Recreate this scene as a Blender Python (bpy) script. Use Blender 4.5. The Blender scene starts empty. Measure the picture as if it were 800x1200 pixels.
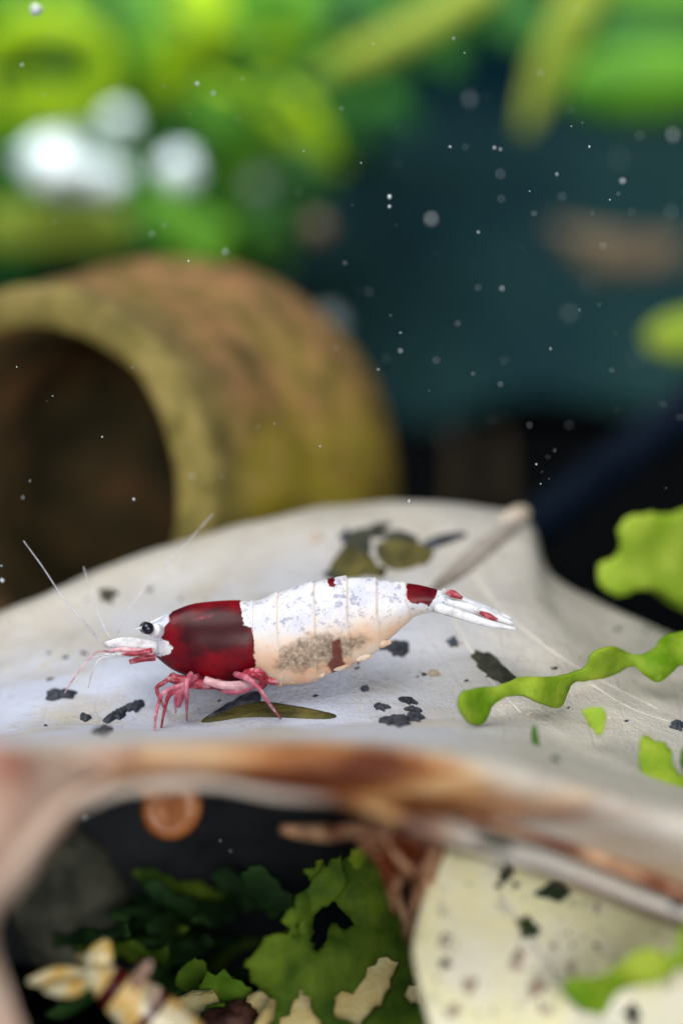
import bpy, bmesh, math, random
from mathutils import Vector, Matrix, noise
from mathutils.bvhtree import BVHTree
from mathutils.geometry import delaunay_2d_cdt
random.seed(7)
R = math.radians
S = bpy.context.scene
COL = S.collection
# 1 unit = 1 cm ------------------------------------------------------------
S.unit_settings.scale_length = 0.01
# ---------------- camera ----------------
CAMZ, PITCH = 5.7, R(12)
TANH = 0.3125                       # half height of the view at distance 1
cam_d = bpy.data.cameras.new('camera'); cam = bpy.data.objects.new('camera', cam_d); COL.objects.link(cam)
cam.location = (0, 0, CAMZ); cam.rotation_euler = (R(90) - PITCH, 0, 0)
cam_d.sensor_fit = 'VERTICAL'; cam_d.sensor_height = 24; cam_d.lens = 12 / TANH
cam_d.clip_start = 0.1; cam_d.clip_end = 500
cam_d.dof.use_dof = True; cam_d.dof.focus_distance = 9.9
cam_d.dof.aperture_fstop = cam_d.lens * 1e-3 / 0.48
S.camera = cam
# ---------------- light ----------------
W = bpy.data.worlds.new('World'); S.world = W; W.use_nodes = True
bg = W.node_tree.nodes['Background']; bg.inputs[0].default_value = (0.45, 0.72, 0.9, 1); bg.inputs[1].default_value = 0.13
def area(name, loc, target, sx, sy, power, color, spread=180):
    l = bpy.data.lights.new(name, 'AREA'); l.shape = 'RECTANGLE'; l.size = sx; l.size_y = sy; l.energy = power; l.color = color; l.spread = R(spread)
    o = bpy.data.objects.new(name, l); COL.objects.link(o); o.location = loc
    o.rotation_euler = (Vector(target) - Vector(loc)).to_track_quat('-Z', 'Y').to_euler(); return o
area('tank_lamp', (-9, 4.0, 22), (-.5, 10, 2.5), 24, 12, 5600, (1.0, 0.97, 0.93))
area('front_lamp', (5, -15, 9.5), (0, 9, 2.5), 22, 9, 5200, (1.0, 0.97, 0.94))  # added fill behind the camera for the surfaces that face it
area('tank_lamp_rear', (-6, 24, 29), (-5, 36, 8), 40, 8, 9500, (1.0, 0.97, 0.9), 95)  # added fill for the back plants, spread narrowed to spare the leaf
S.view_settings.view_transform = 'Standard'; S.view_settings.look = 'None'
S.view_settings.exposure = 0.22; S.view_settings.gamma = 1.0
S.render.engine = 'CYCLES'
S.cycles.use_denoising = True
S.cycles.max_bounces = 6; S.cycles.transparent_max_bounces = 8

# ---------------- helpers ----------------
CR = Vector((1, 0, 0)); CU = Vector((0, math.sin(PITCH), math.cos(PITCH))); CF = Vector((0, math.cos(PITCH), -math.sin(PITCH)))
CO = Vector((0, 0, CAMZ))
def P(px, py, d):
    """a point of the place from its direction and its distance along the view axis"""
    k = 2 * TANH / 1200 * d
    return CO + CF * d + CR * ((px - 400) * k) + CU * (-(py - 600) * k)
def PXS(d): return 2 * TANH / 1200 * d      # cm per pixel at that distance
def nz(v, s=1.0, seed=0.0): return noise.noise(Vector(v) * s + Vector((seed, seed * 1.7, -seed)))
def cat(p0, p1, p2, p3, t):
    return 0.5 * ((2 * p1) + (p2 - p0) * t + (2 * p0 - 5 * p1 + 4 * p2 - p3) * t * t + (3 * p1 - p0 - 3 * p2 + p3) * t ** 3)
def curve(pts, n, closed=False):
    """n samples per span through pts (tuples of any length)"""
    V = [Vector(p) for p in pts]; L = len(V); out = []
    for i in range(L if closed else L - 1):
        if closed: q = [V[(i - 1) % L], V[i], V[(i + 1) % L], V[(i + 2) % L]]
        else: q = [V[i - 1] if i else 2 * V[0] - V[1], V[i], V[i + 1], V[i + 2] if i + 2 < L else 2 * V[-1] - V[-2]]
        for k in range(n): out.append(cat(*q, k / n))
    if not closed: out.append(V[-1].copy())
    return out
def pip(x, y, poly):
    c = False; j = len(poly) - 1
    for i in range(len(poly)):
        xi, yi = poly[i][0], poly[i][1]; xj, yj = poly[j][0], poly[j][1]
        if (yi > y) != (yj > y) and x < (xj - xi) * (y - yi) / (yj - yi) + xi: c = not c
        j = i
    return c
def sdist(x, y, poly):
    """signed distance in px, positive inside"""
    m = 1e9; L = len(poly)
    for i in range(L):
        ax, ay = poly[i][:2]; bx, by = poly[(i + 1) % L][:2]
        dx, dy = bx - ax, by - ay; t = max(0, min(1, ((x - ax) * dx + (y - ay) * dy) / (dx * dx + dy * dy + 1e-9)))
        m = min(m, math.hypot(x - ax - t * dx, y - ay - t * dy))
    return m if pip(x, y, poly) else -m

def tag(o, label=None, catg=None, group=None, kind=None):
    if label: o['label'] = label
    if catg: o['category'] = catg
    if group: o['group'] = group
    if kind: o['kind'] = kind
    return o
def thing(name, loc, label, catg, group=None):
    o = bpy.data.objects.new(name, None); COL.objects.link(o); o.location = loc; o.empty_display_size = 0.1
    return tag(o, label, catg, group)
def origin(o):
    v = Vector((0, 0, 0))
    while o: v += o.location; o = o.parent
    return v
def build(name, verts, faces, mat, parent=None, loc=None, smooth=True, attrs=None):
    """world-space verts -> one mesh object with its origin at loc (or at its parent's origin)"""
    base = origin(parent) if parent else Vector((0, 0, 0))
    loc = Vector(loc) if loc is not None else base
    me = bpy.data.meshes.new(name); me.from_pydata([tuple(Vector(v) - loc) for v in verts], [], faces)
    if attrs:
        for k, vals in attrs.items():
            a = me.attributes.new(k, 'FLOAT', 'POINT'); a.data.foreach_set('value', vals)
    bm = bmesh.new(); bm.from_mesh(me); bmesh.ops.recalc_face_normals(bm, faces=bm.faces); bm.to_mesh(me); bm.free()
    if smooth: me.polygons.foreach_set('use_smooth', [True] * len(me.polygons))
    me.materials.append(mat)
    o = bpy.data.objects.new(name, me); COL.objects.link(o)
    if parent: o.parent = parent
    o.location = loc - base
    return o
def thicken(verts, faces, t):
    """closed sheet of thickness t from an open one (both sides and the rim)"""
    n = len(verts); N = [Vector((0, 0, 0)) for _ in verts]; E = {}
    for f in faces:
        a, b, c = (Vector(verts[f[0]]), Vector(verts[f[1]]), Vector(verts[f[2]])); q = (b - a).cross(c - a)
        for i in f: N[i] += q
        for i in range(len(f)):
            e = (f[i], f[(i + 1) % len(f)]); E[e] = 1
    vs = [Vector(v) + N[i].normalized() * (t / 2) for i, v in enumerate(verts)] + [Vector(v) - N[i].normalized() * (t / 2) for i, v in enumerate(verts)]
    fs = list(faces) + [tuple(i + n for i in reversed(f)) for f in faces]
    for (a, b) in E:
        if (b, a) not in E: fs.append((b, a, a + n, b + n))
    return vs, fs
def tube_geo(pts, radii, seg=8, caps=True):
    V = [Vector(p) for p in pts]; vs = []; fs = []; up = None
    for i, p in enumerate(V):
        t = (V[min(i + 1, len(V) - 1)] - V[max(i - 1, 0)]).normalized()
        if up is None: up = Vector((0, 0, 1)) if abs(t.z) < .9 else Vector((0, 1, 0))
        s = t.cross(up).normalized(); up = s.cross(t).normalized()
        r = radii[i]
        for k in range(seg):
            a = 2 * math.pi * k / seg; vs.append(p + s * (math.cos(a) * r) + up * (math.sin(a) * r))
    for i in range(len(V) - 1):
        for k in range(seg):
            k2 = (k + 1) % seg; fs.append((i * seg + k, i * seg + k2, (i + 1) * seg + k2, (i + 1) * seg + k))
    if caps:
        vs.append(V[0]); vs.append(V[-1]); a, b = len(vs) - 2, len(vs) - 1; L = (len(V) - 1) * seg
        for k in range(seg):
            k2 = (k + 1) % seg; fs.append((a, k2, k)); fs.append((b, L + k, L + k2))
    return vs, fs
def tube(name, ctrl, mat, parent, n=5, seg=8, **kw):
    """ctrl: (px, py, d, radius in px)"""
    c = curve(ctrl, n); pts = [P(q[0], q[1], q[2]) for q in c]; rad = [max(q[3], .15) * PXS(q[2]) for q in c]
    v, f = tube_geo(pts, rad, seg); return build(name, v, f, mat, parent, **kw)
def ball_geo(c, r, seg=16, rings=10, sc=(1, 1, 1), wob=0, seed=0):
    c = Vector(c); vs = [c + Vector((0, 0, r * sc[2]))]; fs = []
    for i in range(1, rings):
        th = math.pi * i / rings
        for k in range(seg):
            a = 2 * math.pi * k / seg; d = Vector((math.sin(th) * math.cos(a), math.sin(th) * math.sin(a), math.cos(th)))
            q = r * (1 + wob * nz(d, 1.6, seed) + wob * .5 * nz(d, 4, seed + 3)); vs.append(c + Vector((d.x * q * sc[0], d.y * q * sc[1], d.z * q * sc[2])))
    vs.append(c - Vector((0, 0, r * sc[2]))); e = len(vs) - 1
    for k in range(seg): fs.append((0, 1 + k, 1 + (k + 1) % seg))
    for i in range(rings - 2):
        for k in range(seg):
            a = 1 + i * seg; k2 = (k + 1) % seg; fs.append((a + k, a + seg + k, a + seg + k2, a + k2))
    a = 1 + (rings - 2) * seg
    for k in range(seg): fs.append((e, a + (k + 1) % seg, a + k))
    return vs, fs

# ---------------- materials ----------------
class NT:
    def __init__(s, name):
        s.m = bpy.data.materials.new(name); s.m.use_nodes = True; s.t = s.m.node_tree; s.n = s.t.nodes; s.b = s.n['Principled BSDF']; s.out = s.n['Material Output']
        s.co = s.n.new('ShaderNodeTexCoord').outputs['Object']
    def link(s, a, b): s.t.links.new(a, b)
    def noise(s, scale, detail=4, rough=.55, vec=None, dist=0.0):
        x = s.n.new('ShaderNodeTexNoise'); x.inputs['Scale'].default_value = scale; x.inputs['Detail'].default_value = detail
        x.inputs['Roughness'].default_value = rough; x.inputs['Distortion'].default_value = dist
        s.link(vec or s.co, x.inputs['Vector']); return x.outputs['Fac']
    def ramp(s, fac, stops):
        r = s.n.new('ShaderNodeValToRGB'); e = r.color_ramp.elements
        while len(e) < len(stops): e.new(.5)
        for i, (p, c) in enumerate(stops): e[i].position = p; e[i].color = (*c, 1) if len(c) == 3 else c
        s.link(fac, r.inputs[0]); return r.outputs[0]
    def mapr(s, v, a, b, c=0.0, d=1.0):
        x = s.n.new('ShaderNodeMapRange'); x.interpolation_type = 'SMOOTHSTEP'
        for i, q in enumerate((a, b, c, d)): x.inputs[1 + i].default_value = q
        s.link(v, x.inputs[0]); return x.outputs[0]
    def math(s, op, a, b):
        x = s.n.new('ShaderNodeMath'); x.operation = op
        for i, q in enumerate((a, b)):
            if isinstance(q, (int, float)): x.inputs[i].default_value = q
            else: s.link(q, x.inputs[i])
        return x.outputs[0]
    def mix(s, fac, a, b, mode='MIX'):
        x = s.n.new('ShaderNodeMix'); x.data_type = 'RGBA'; x.blend_type = mode
        for k, q in ((0, fac), (6, a), (7, b)):
            if isinstance(q, (int, float)): x.inputs[k].default_value = q
            elif isinstance(q, tuple): x.inputs[k].default_value = (*q, 1)
            else: s.link(q, x.inputs[k])
        return x.outputs[2]
    def attr(s, name):
        x = s.n.new('ShaderNodeAttribute'); x.attribute_name = name; return x.outputs['Fac']
    def vmul(s, v):
        x = s.n.new('ShaderNodeMapping'); x.inputs['Scale'].default_value = v; s.link(s.co, x.inputs['Vector']); return x.outputs[0]
    def bump(s, h, strength, dist):
        x = s.n.new('ShaderNodeBump'); x.inputs['Strength'].default_value = strength; x.inputs['Distance'].default_value = dist
        s.link(h, x.inputs['Height']); s.link(x.outputs[0], s.b.inputs['Normal']); return x.outputs[0]
    def set(s, color=None, rough=.5, spec=.4, sss=0, coat=0, metal=0):
        if color is not None:
            if isinstance(color, tuple): s.b.inputs['Base Color'].default_value = (*color, 1)
            else: s.link(color, s.b.inputs['Base Color'])
        s.b.inputs['Roughness'].default_value = rough; s.b.inputs['Specular IOR Level'].default_value = spec
        s.b.inputs['Coat Weight'].default_value = coat; s.b.inputs['Metallic'].default_value = metal
        if sss: s.b.inputs['Subsurface Weight'].default_value = sss; s.b.inputs['Subsurface Radius'].default_value = (.10, .05, .03); s.b.inputs['Subsurface Scale'].default_value = 1
    def translucent(s, color, w):
        t = s.n.new('ShaderNodeBsdfTranslucent'); mx = s.n.new('ShaderNodeMixShader'); mx.inputs[0].default_value = w
        if isinstance(color, tuple): t.inputs[0].default_value = (*color, 1)
        else: s.link(color, t.inputs[0])
        s.link(s.b.outputs[0], mx.inputs[1]); s.link(t.outputs[0], mx.inputs[2]); s.link(mx.outputs[0], s.out.inputs[0])
    def clear(s, w):
        t = s.n.new('ShaderNodeBsdfTransparent'); mx = s.n.new('ShaderNodeMixShader'); mx.inputs[0].default_value = w
        src = s.out.inputs[0].links[0].from_socket
        s.link(src, mx.inputs[1]); s.link(t.outputs[0], mx.inputs[2]); s.link(mx.outputs[0], s.out.inputs[0])
def mottled(name, a, b, scale=3, rough=.6, bump=.3, spec=.3, trans=0, sss=0, lo=.35, hi=.65, bd=.03):
    k = NT(name); f = k.noise(scale, 6); c = k.ramp(f, [(lo, a), (hi, b)])
    k.set(c, rough, spec, sss)
    if bump: k.bump(k.noise(scale * 5, 5), bump, bd)
    if trans: k.translucent(c, trans)
    return k.m

def mat_leaf():
    k = NT('bleached_leaf_tissue')
    n1 = k.noise(.8, 5); n2 = k.noise(4, 6, .6); n3 = k.noise(30, 3, .6)
    c = k.ramp(n1, [(.36, (.53, .49, .43)), (.5, (.65, .61, .54)), (.64, (.58, .555, .515))])
    c = k.mix(k.math('MULTIPLY', k.attr('film'), k.mapr(k.noise(1.5, 5, .6), .3, .55)), c, (.66, .71, .86))  # bluish tint, stronger towards the left front of the sheet
    st = k.noise(2.6, 6, .65, k.vmul((.35, 1.4, 1)), .4); c = k.mix(k.mapr(st, .50, .66, 0, .4), c, (.46, .42, .38))
    st2 = k.noise(5, 6, .7, k.vmul((1.2, .5, 1)), .8); c = k.mix(k.mapr(st2, .54, .66, 0, .3), c, (.76, .75, .72))
    c = k.mix(k.mapr(n2, .56, .72, 0, .35), c, (.50, .45, .38))
    c = k.mix(k.mapr(n3, .58, .70, 0, .4), c, (.42, .39, .34))
    c = k.mix(k.mapr(k.noise(75, 3, .6), .54, .68, 0, .3), c, (.80, .78, .74))
    vo = k.n.new('ShaderNodeTexVoronoi'); vo.feature = 'DISTANCE_TO_EDGE'; vo.inputs['Scale'].default_value = 2.2
    wv = k.n.new('ShaderNodeMix'); wv.data_type = 'VECTOR'; wv.inputs[0].default_value = .12; k.link(k.vmul((1.5, .55, 1)), wv.inputs[4])
    nzv = k.n.new('ShaderNodeTexNoise'); nzv.inputs['Scale'].default_value = 1.6; nzv.inputs['Detail'].default_value = 4; k.link(k.co, nzv.inputs['Vector']); k.link(nzv.outputs['Color'], wv.inputs[5]); k.link(wv.outputs[1], vo.inputs['Vector'])
    vn = k.mapr(vo.outputs['Distance'], 0, .035, 1, 0); c = k.mix(k.math('MULTIPLY', vn, k.mapr(n2, .4, .6, .0, .18)), c, (.40, .35, .29))
    # brown, half decayed margin
    br = k.attr('brown'); bn = k.noise(1.4, 6, .6, k.vmul((.55, 1, 2.2)))
    bf = k.mapr(k.math('ADD', br, k.math('MULTIPLY', k.math('SUBTRACT', bn, .5), 1.7)), .15, .85)
    bc = k.ramp(k.math('SUBTRACT', k.noise(1.3, 6, .62, k.vmul((.45, 1, 3.2))), k.math('MULTIPLY', k.attr('rust'), .11)), [(.33, (.13, .030, .010)), (.43, (.42, .17, .055)), (.52, (.66, .41, .19)), (.62, (.72, .60, .43))])
    c = k.mix(bf, c, bc)
    k.set(c, .5, .35)
    h = k.math('ADD', k.noise(9, 6, .65), k.math('MULTIPLY', k.noise(45, 4), .55)); h = k.math('SUBTRACT', h, k.math('MULTIPLY', vn, .12)); k.bump(h, .6, .035)
    k.translucent(c, .27); return k.m
def mat_litter():
    k = NT('yellowed_leaf_tissue')
    n1 = k.noise(1.1, 5); n2 = k.noise(7, 6, .6)
    c = k.ramp(n1, [(.36, (.86, .82, .70)), (.5, (.84, .80, .50)), (.62, (.88, .85, .72))])
    c = k.mix(k.mapr(n2, .57, .7, 0, .6), c, (.36, .36, .27))
    k.set(c, .5, .35); k.bump(k.noise(12, 6, .65), .5, .03); k.translucent(c, .12); return k.m
def mat_shrimp():
    k = NT('shrimp_shell')
    nf = k.noise(14, 5, .6); nm = k.noise(5, 4); ng = k.noise(30, 5, .7)
    white = k.ramp(nm, [(.35, (.62, .65, .76)), (.6, (.80, .80, .82))])
    white = k.mix(k.mapr(k.math('ADD', k.noise(34, 4, .7), k.math('MULTIPLY', k.math('SUBTRACT', nf, .5), .6)), .52, .66, 0, .75), white, (.27, .29, .44))
    white = k.mix(k.math('MULTIPLY', k.attr('seam'), .75), white, (.66, .53, .40))
    peach = k.ramp(k.noise(4, 4), [(.35, (.78, .46, .29)), (.5, (.78, .57, .42)), (.65, (.78, .66, .56))])
    pf = k.mapr(k.math('ADD', k.attr('peach'), k.math('MULTIPLY', k.math('SUBTRACT', nm, .5), .5)), .28, .74)
    c = k.mix(pf, white, peach)
    gr = k.mapr(k.math('ADD', k.attr('grain'), k.math('MULTIPLY', k.math('SUBTRACT', nf, .5), 30)), -1, 13)
    gc = k.ramp(ng, [(.34, (.13, .09, .065)), (.50, (.32, .25, .19)), (.66, (.58, .49, .40))])
    c = k.mix(k.math('MULTIPLY', gr, .88), c, gc)
    dk = k.mapr(k.math('ADD', k.attr('dark'), k.math('MULTIPLY', k.math('SUBTRACT', nf, .5), 12)), -1.5, 2)
    c = k.mix(k.math('MULTIPLY', dk, .9), c, (.13, .02, .015))
    rf = k.mapr(k.math('ADD', k.attr('red'), k.math('MULTIPLY', k.math('SUBTRACT', nf, .5), 15)), -.8, .8)
    rc = k.ramp(k.noise(4.5, 6, .6), [(.36, (.06, .001, .006)), (.5, (.15, .001, .007)), (.64, (.26, .002, .008))])
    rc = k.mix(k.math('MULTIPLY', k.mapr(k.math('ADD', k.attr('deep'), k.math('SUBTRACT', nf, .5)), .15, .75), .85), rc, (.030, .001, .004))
    rc = k.mix(k.mapr(k.attr('pink'), .2, .8, 0, 1), rc, k.ramp(k.noise(22, 5, .7), [(.44, (.20, .004, .012)), (.60, (.48, .10, .17)), (.7, (.62, .45, .68))]))  # glossy pink-blue highlight painted into the carapace colour
    c = k.mix(rf, c, rc)
    k.set(c, .42, .18, 0, .14); k.b.inputs['Coat Roughness'].default_value = .22
    k.b.inputs['Subsurface Weight'].default_value = .6; k.b.inputs['Subsurface Radius'].default_value = (.22, .10, .06); k.b.inputs['Subsurface Scale'].default_value = .6
    k.bump(k.noise(26, 4, .6), .15, .010); k.translucent(c, .18); return k.m
def mat_glass(name, col, w, rough=.35):
    k = NT(name); c = k.ramp(k.noise(16, 5, .65), [(.36, tuple(x ** 1.5 * .75 for x in col)), (.52, col), (.66, tuple(min(.92, x * .6 + .36) for x in col))]); k.set(c, rough, .35, .3, .1); k.clear(w); return k.m
def mat_plant(name, a, b, trans=.35, scale=2.5, rough=.55):
    k = NT(name); c = k.ramp(k.noise(scale, 5), [(.34, a), (.66, b)])
    c = k.mix(k.mapr(k.noise(24, 4), .55, .75, 0, .3), c, tuple(x * .6 for x in a))
    k.set(c, rough, .22); k.bump(k.noise(18, 4), .35, .02); k.translucent(c, trans); return k.m
def mat_pot():
    k = NT('algae_covered_clay')
    n1 = k.noise(1.0, 6, .6); n2 = k.noise(3.5, 6, .6); n3 = k.noise(8, 6, .7)
    c = k.ramp(n1, [(.34, (.10, .07, .012)), (.45, (.21, .15, .018)), (.55, (.29, .235, .014)), (.70, (.36, .25, .06))])
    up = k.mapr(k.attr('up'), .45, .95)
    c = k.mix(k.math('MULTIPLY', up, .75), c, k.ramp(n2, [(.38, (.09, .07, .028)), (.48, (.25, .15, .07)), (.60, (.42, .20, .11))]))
    rim = k.attr('rim'); rc = k.ramp(k.noise(3.2, 5, .6), [(.36, (.09, .08, .028)), (.50, (.18, .145, .05)), (.66, (.28, .22, .09))])
    c = k.mix(k.math('MULTIPLY', rim, .8), c, rc)
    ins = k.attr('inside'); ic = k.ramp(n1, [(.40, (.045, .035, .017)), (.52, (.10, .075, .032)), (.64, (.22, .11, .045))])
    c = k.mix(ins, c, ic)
    c = k.mix(k.mapr(n3, .52, .66, 0, .55), c, (.04, .038, .015))
    k.set(c, .75, .2); k.bump(k.noise(9, 6, .65), .5, .05); return k.m

M = {}
M['leaf'] = mat_leaf(); M['litter'] = mat_litter(); M['yellow'] = mottled('yellow_litter', (.80, .62, .24), (.92, .86, .52), 4, .6, .4, trans=.1); M['shrimp'] = mat_shrimp(); M['pot'] = mat_pot()
M['leg'] = mat_glass('pink_leg_shell', (.58, .14, .22), .25)
M['leg_dark'] = mat_glass('dark_red_limb_shell', (.38, .03, .06), .15)
M['leg_white'] = mat_glass('white_limb_shell', (.78, .48, .52), .4)
M['feeler'] = mat_glass('feeler_shell', (.72, .68, .74), .5)
M['feeler_pink'] = mat_glass('pink_feeler_shell', (.70, .36, .42), .25)
M['membrane'] = mat_glass('tail_membrane_shell', (.74, .70, .68), .35)
M['peach_flap'] = mat_glass('peach_limb_shell', (.80, .58, .42), .25)
M['scale'] = mat_glass('clear_white_shell', (.76, .75, .79), .18)
k = NT('eye_black'); k.set((.006, .006, .016), .28, .35, 0, .2); M['eye'] = k.m
M['spot'] = mottled('dark_algae', (.012, .016, .012), (.055, .055, .035), 9, .7, .6, .3)
M['spot_blue'] = mottled('blue_black_algae', (.010, .012, .020), (.045, .055, .075), 9, .5, .5, .4)
M['olive'] = mottled('olive_algae', (.035, .032, .008), (.13, .11, .025), 5, .7, .6, .3)
M['greenspot'] = mottled('green_black_algae', (.008, .018, .008), (.03, .06, .02), 12, .7, .6, .3)
M['vein'] = mottled('tan_vein', (.34, .27, .20), (.58, .50, .42), 4, .6, .5)
M['midrib'] = mottled('greyed_midrib', (.20, .17, .145), (.40, .36, .32), 2.6, .6, .5)  # grey darkened to carry the shadow along the ridge
M['vein_pale'] = mottled('pale_vein', (.50, .46, .41), (.62, .59, .53), 4, .6, .5)
M['vein_dark'] = mottled('dark_brown_vein', (.03, .012, .012), (.12, .05, .03), 6, .5, .4)
M['rust'] = mottled('rusty_torn_tissue', (.16, .030, .008), (.72, .44, .26), 3.6, .55, .6, trans=.15, lo=.42, hi=.66)
M['curl'] = mottled('pinkish_leaf_margin', (.38, .15, .10), (.66, .50, .40), 1.9, .5, .4, trans=.2, lo=.38, hi=.6)
M['g_bright'] = mat_plant('bright_green_frond', (.16, .34, .008), (.46, .58, .06), .45, 3.5)
M['g_lime'] = mat_plant('lime_frond', (.28, .48, .02), (.55, .70, .09), .45, 3)
M['g_mid'] = mat_plant('mid_green_frond', (.035, .12, .008), (.11, .24, .012), .3)
M['h_light'] = mat_plant('matt_light_frond', (.09, .22, .012), (.22, .38, .03), .35, 4, .7)
M['h_mid'] = mat_plant('matt_green_frond', (.045, .11, .008), (.17, .27, .02), .4, 4, .75)
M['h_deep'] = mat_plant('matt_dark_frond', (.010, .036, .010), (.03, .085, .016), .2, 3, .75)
M['g_deep'] = mat_plant('deep_green_frond', (.012, .05, .010), (.03, .11, .016), .25)
M['g_yellow'] = mat_plant('yellow_green_blade', (.24, .46, .004), (.44, .64, .008), .4, 1.2)
M['g_leaf'] = mat_plant('green_blade', (.045, .20, .008), (.12, .34, .010), .4, 1.2)
M['g_olive'] = mat_plant('olive_blade', (.20, .30, .02), (.36, .46, .06), .4, 1.2)
M['g_dark'] = mat_plant('dark_green_blade', (.010, .075, .014), (.03, .16, .018), .35, 1.2)
M['stem'] = mottled('plant_stem', (.03, .09, .015), (.08, .18, .03), 3, .6, .3)
M['stem_dim'] = mottled('dim_brown_stem', (.020, .014, .006), (.055, .035, .014), 2, .8, .3)
M['speck'] = mottled('white_speck', (.42, .48, .5), (.62, .67, .7), 20, .4, 0)
M['speck_grey'] = mat_glass('faint_grey_speck', (.42, .52, .56), .72)
M['bubble'] = mottled('silvery_bubble', (.62, .84, .94), (.86, .96, .99), .6, .25, .1, .6)  # pale colour stands for light showing through the foliage
M['soil'] = mottled('dark_soil', (.0008, .0013, .0018), (.0045, .005, .0055), 6, .95, .9, .0, bd=.1)
k = NT('dark_teal_wall'); c = k.ramp(k.noise(.12, 4), [(.3, (.006, .038, .064)), (.5, (.008, .046, .070)), (.7, (.010, .056, .072))]); k.set(c, 1, .0); M['wall'] = k.m
M['teal_rock'] = mottled('teal_grey_stone', (.0042, .0140, .0185), (.0110, .0310, .0300), .13, 1, .6, .0, bd=.2)
M['rod'] = mottled('dark_blue_plastic', (.002, .005, .012), (.005, .010, .022), 1.5, .7, .1, .05)
M['brown_far'] = mottled('brown_far_leaf', (.10, .095, .055), (.17, .11, .08), .8, .6, .4, trans=.15)
M['shell'] = mottled('rusty_shell', (.22, .055, .012), (.50, .22, .09), 2.6, .35, .4, .4)
M['rock'] = mottled('grey_olive_stone', (.03, .033, .024), (.11, .11, .08), 2.2, .8, .7, .2)
M['rock_dark'] = mottled('dark_slate', (.003, .0045, .007), (.011, .014, .018), 2.2, .7, .6, .3)  # darkness of the hollow put into a near-black colour

# ---------------- structure: floor, back wall ----------------
def floor():
    vs = []; fs = []; nx, ny = 90, 80
    for j in range(ny + 1):
        for i in range(nx + 1):
            x = -75 + 150 * i / nx; y = -4 + 82 * j / ny
            vs.append(Vector((x, y, .12 * nz((x, y, 0), .35) + .10 * nz((x, y, 3), 1.3))))
    for j in range(ny):
        for i in range(nx):
            a = j * (nx + 1) + i; fs.append((a, a + 1, a + nx + 2, a + nx + 1))
    return build('tank_floor', vs, fs, M['soil'])
tag(floor(), kind='structure')
def back_wall():
    vs = [(-70, 75, -1), (70, 75, -1), (70, 75, 60), (-70, 75, 60), (-70, 76, -1), (70, 76, -1), (70, 76, 60), (-70, 76, 60)]
    return build('back_wall', vs, [(0, 1, 2, 3), (7, 6, 5, 4), (0, 4, 5, 1), (1, 5, 6, 2), (2, 6, 7, 3), (3, 7, 4, 0)], M['wall'], smooth=False)
tag(back_wall(), kind='structure')

# ---------------- the big bleached leaf ----------------
ROWS = [
 [(-300, 1150, 12.6), (-120, 1090, 12.8), (30, 1060, 13.0), (200, 1030, 13.2), (380, 1000, 13.3), (605, 985, 13.3), (690, 1000, 13.2), (810, 1050, 12.8), (980, 1100, 12.4)],
 [(-300, 870, 12.0), (-120, 785, 12.0), (30, 722, 12.1), (200, 655, 12.4), (380, 608, 12.7), (600, 616, 12.8), (654, 684, 12.6), (806, 738, 12.2), (980, 850, 11.7)],
 [(-300, 858, 11.3), (-120, 773, 11.3), (30, 710, 11.4), (200, 643, 11.7), (380, 606, 11.9), (598, 605, 12.1), (648, 668, 11.9), (800, 738, 11.5), (980, 845, 11.0)],
 [(-295, 885, 10.8), (-120, 820, 10.9), (30, 765, 11.0), (200, 700, 11.2), (380, 662, 11.3), (590, 655, 11.5), (662, 718, 11.3), (805, 783, 11.0), (980, 880, 10.5)],
 [(-290, 925, 10.2), (-120, 870, 10.3), (30, 815, 10.4), (200, 775, 10.5), (380, 752, 10.5), (580, 750, 10.6), (690, 778, 10.5), (815, 825, 10.4), (980, 910, 10.1)],
 [(-285, 945, 9.7), (-120, 893, 9.8), (35, 856, 9.85), (200, 849, 9.9), (380, 842, 9.85), (570, 838, 9.8), (690, 848, 9.8), (820, 885, 9.7), (980, 950, 9.5)],
 [(-280, 950, 8.7), (-120, 898, 8.8), (38, 868, 8.8), (200, 862, 8.8), (380, 861, 8.8), (565, 872, 8.75), (690, 893, 8.7), (820, 925, 8.7), (980, 965, 8.6)],
 [(-280, 955, 7.9), (-120, 900, 7.85), (40, 872, 7.8), (200, 866, 7.8), (380, 870, 7.8), (560, 892, 7.75), (690, 922, 7.7), (820, 957, 7.7), (980, 985, 7.7)],
 [(-280, 985, 7.5), (-120, 945, 7.45), (45, 908, 7.4), (195, 890, 7.4), (375, 902, 7.4), (555, 940, 7.35), (690, 985, 7.3), (820, 1030, 7.3), (980, 1060, 7.3)],
 [(-280, 1010, 7.7), (-110, 985, 7.65), (70, 952, 7.6), (190, 919, 7.6), (370, 942, 7.65), (530, 985, 7.9), (690, 1036, 8.0), (820, 1082, 8.0), (980, 1110, 8.0)],
 [(-280, 990, 8.6), (-110, 962, 8.6), (75, 932, 8.6), (190, 904, 8.6), (370, 925, 8.7), (530, 975, 8.8), (690, 1028, 8.9), (820, 1075, 8.9), (980, 1100, 8.9)],
]
for r_, dd in ((6, .12), (7, .35), (8, .65), (9, .45), (10, .15)):
    for i_ in (5, 6, 7, 8):
        x_, y_, d_ = ROWS[r_][i_]; ROWS[r_][i_] = (x_, y_, d_ + dd * (.5 if i_ == 5 else 1))
for r_, dd in ((6, .45), (5, .1)):
    for i_ in (6, 7, 8):
        x_, y_, d_ = ROWS[r_][i_]; ROWS[r_][i_] = (x_, y_, d_ + dd)
for r_ in (1, 2):
    for i_, dy in ((6, 8), (7, 24), (8, 30)):
        x_, y_, d_ = ROWS[r_][i_]; ROWS[r_][i_] = (x_, y_ + dy, d_)
def rim_d(x):
    w = max(0, min(1, (x - 300) / 400)); return 7.5 + .6 * w * w * (3 - 2 * w)
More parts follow.
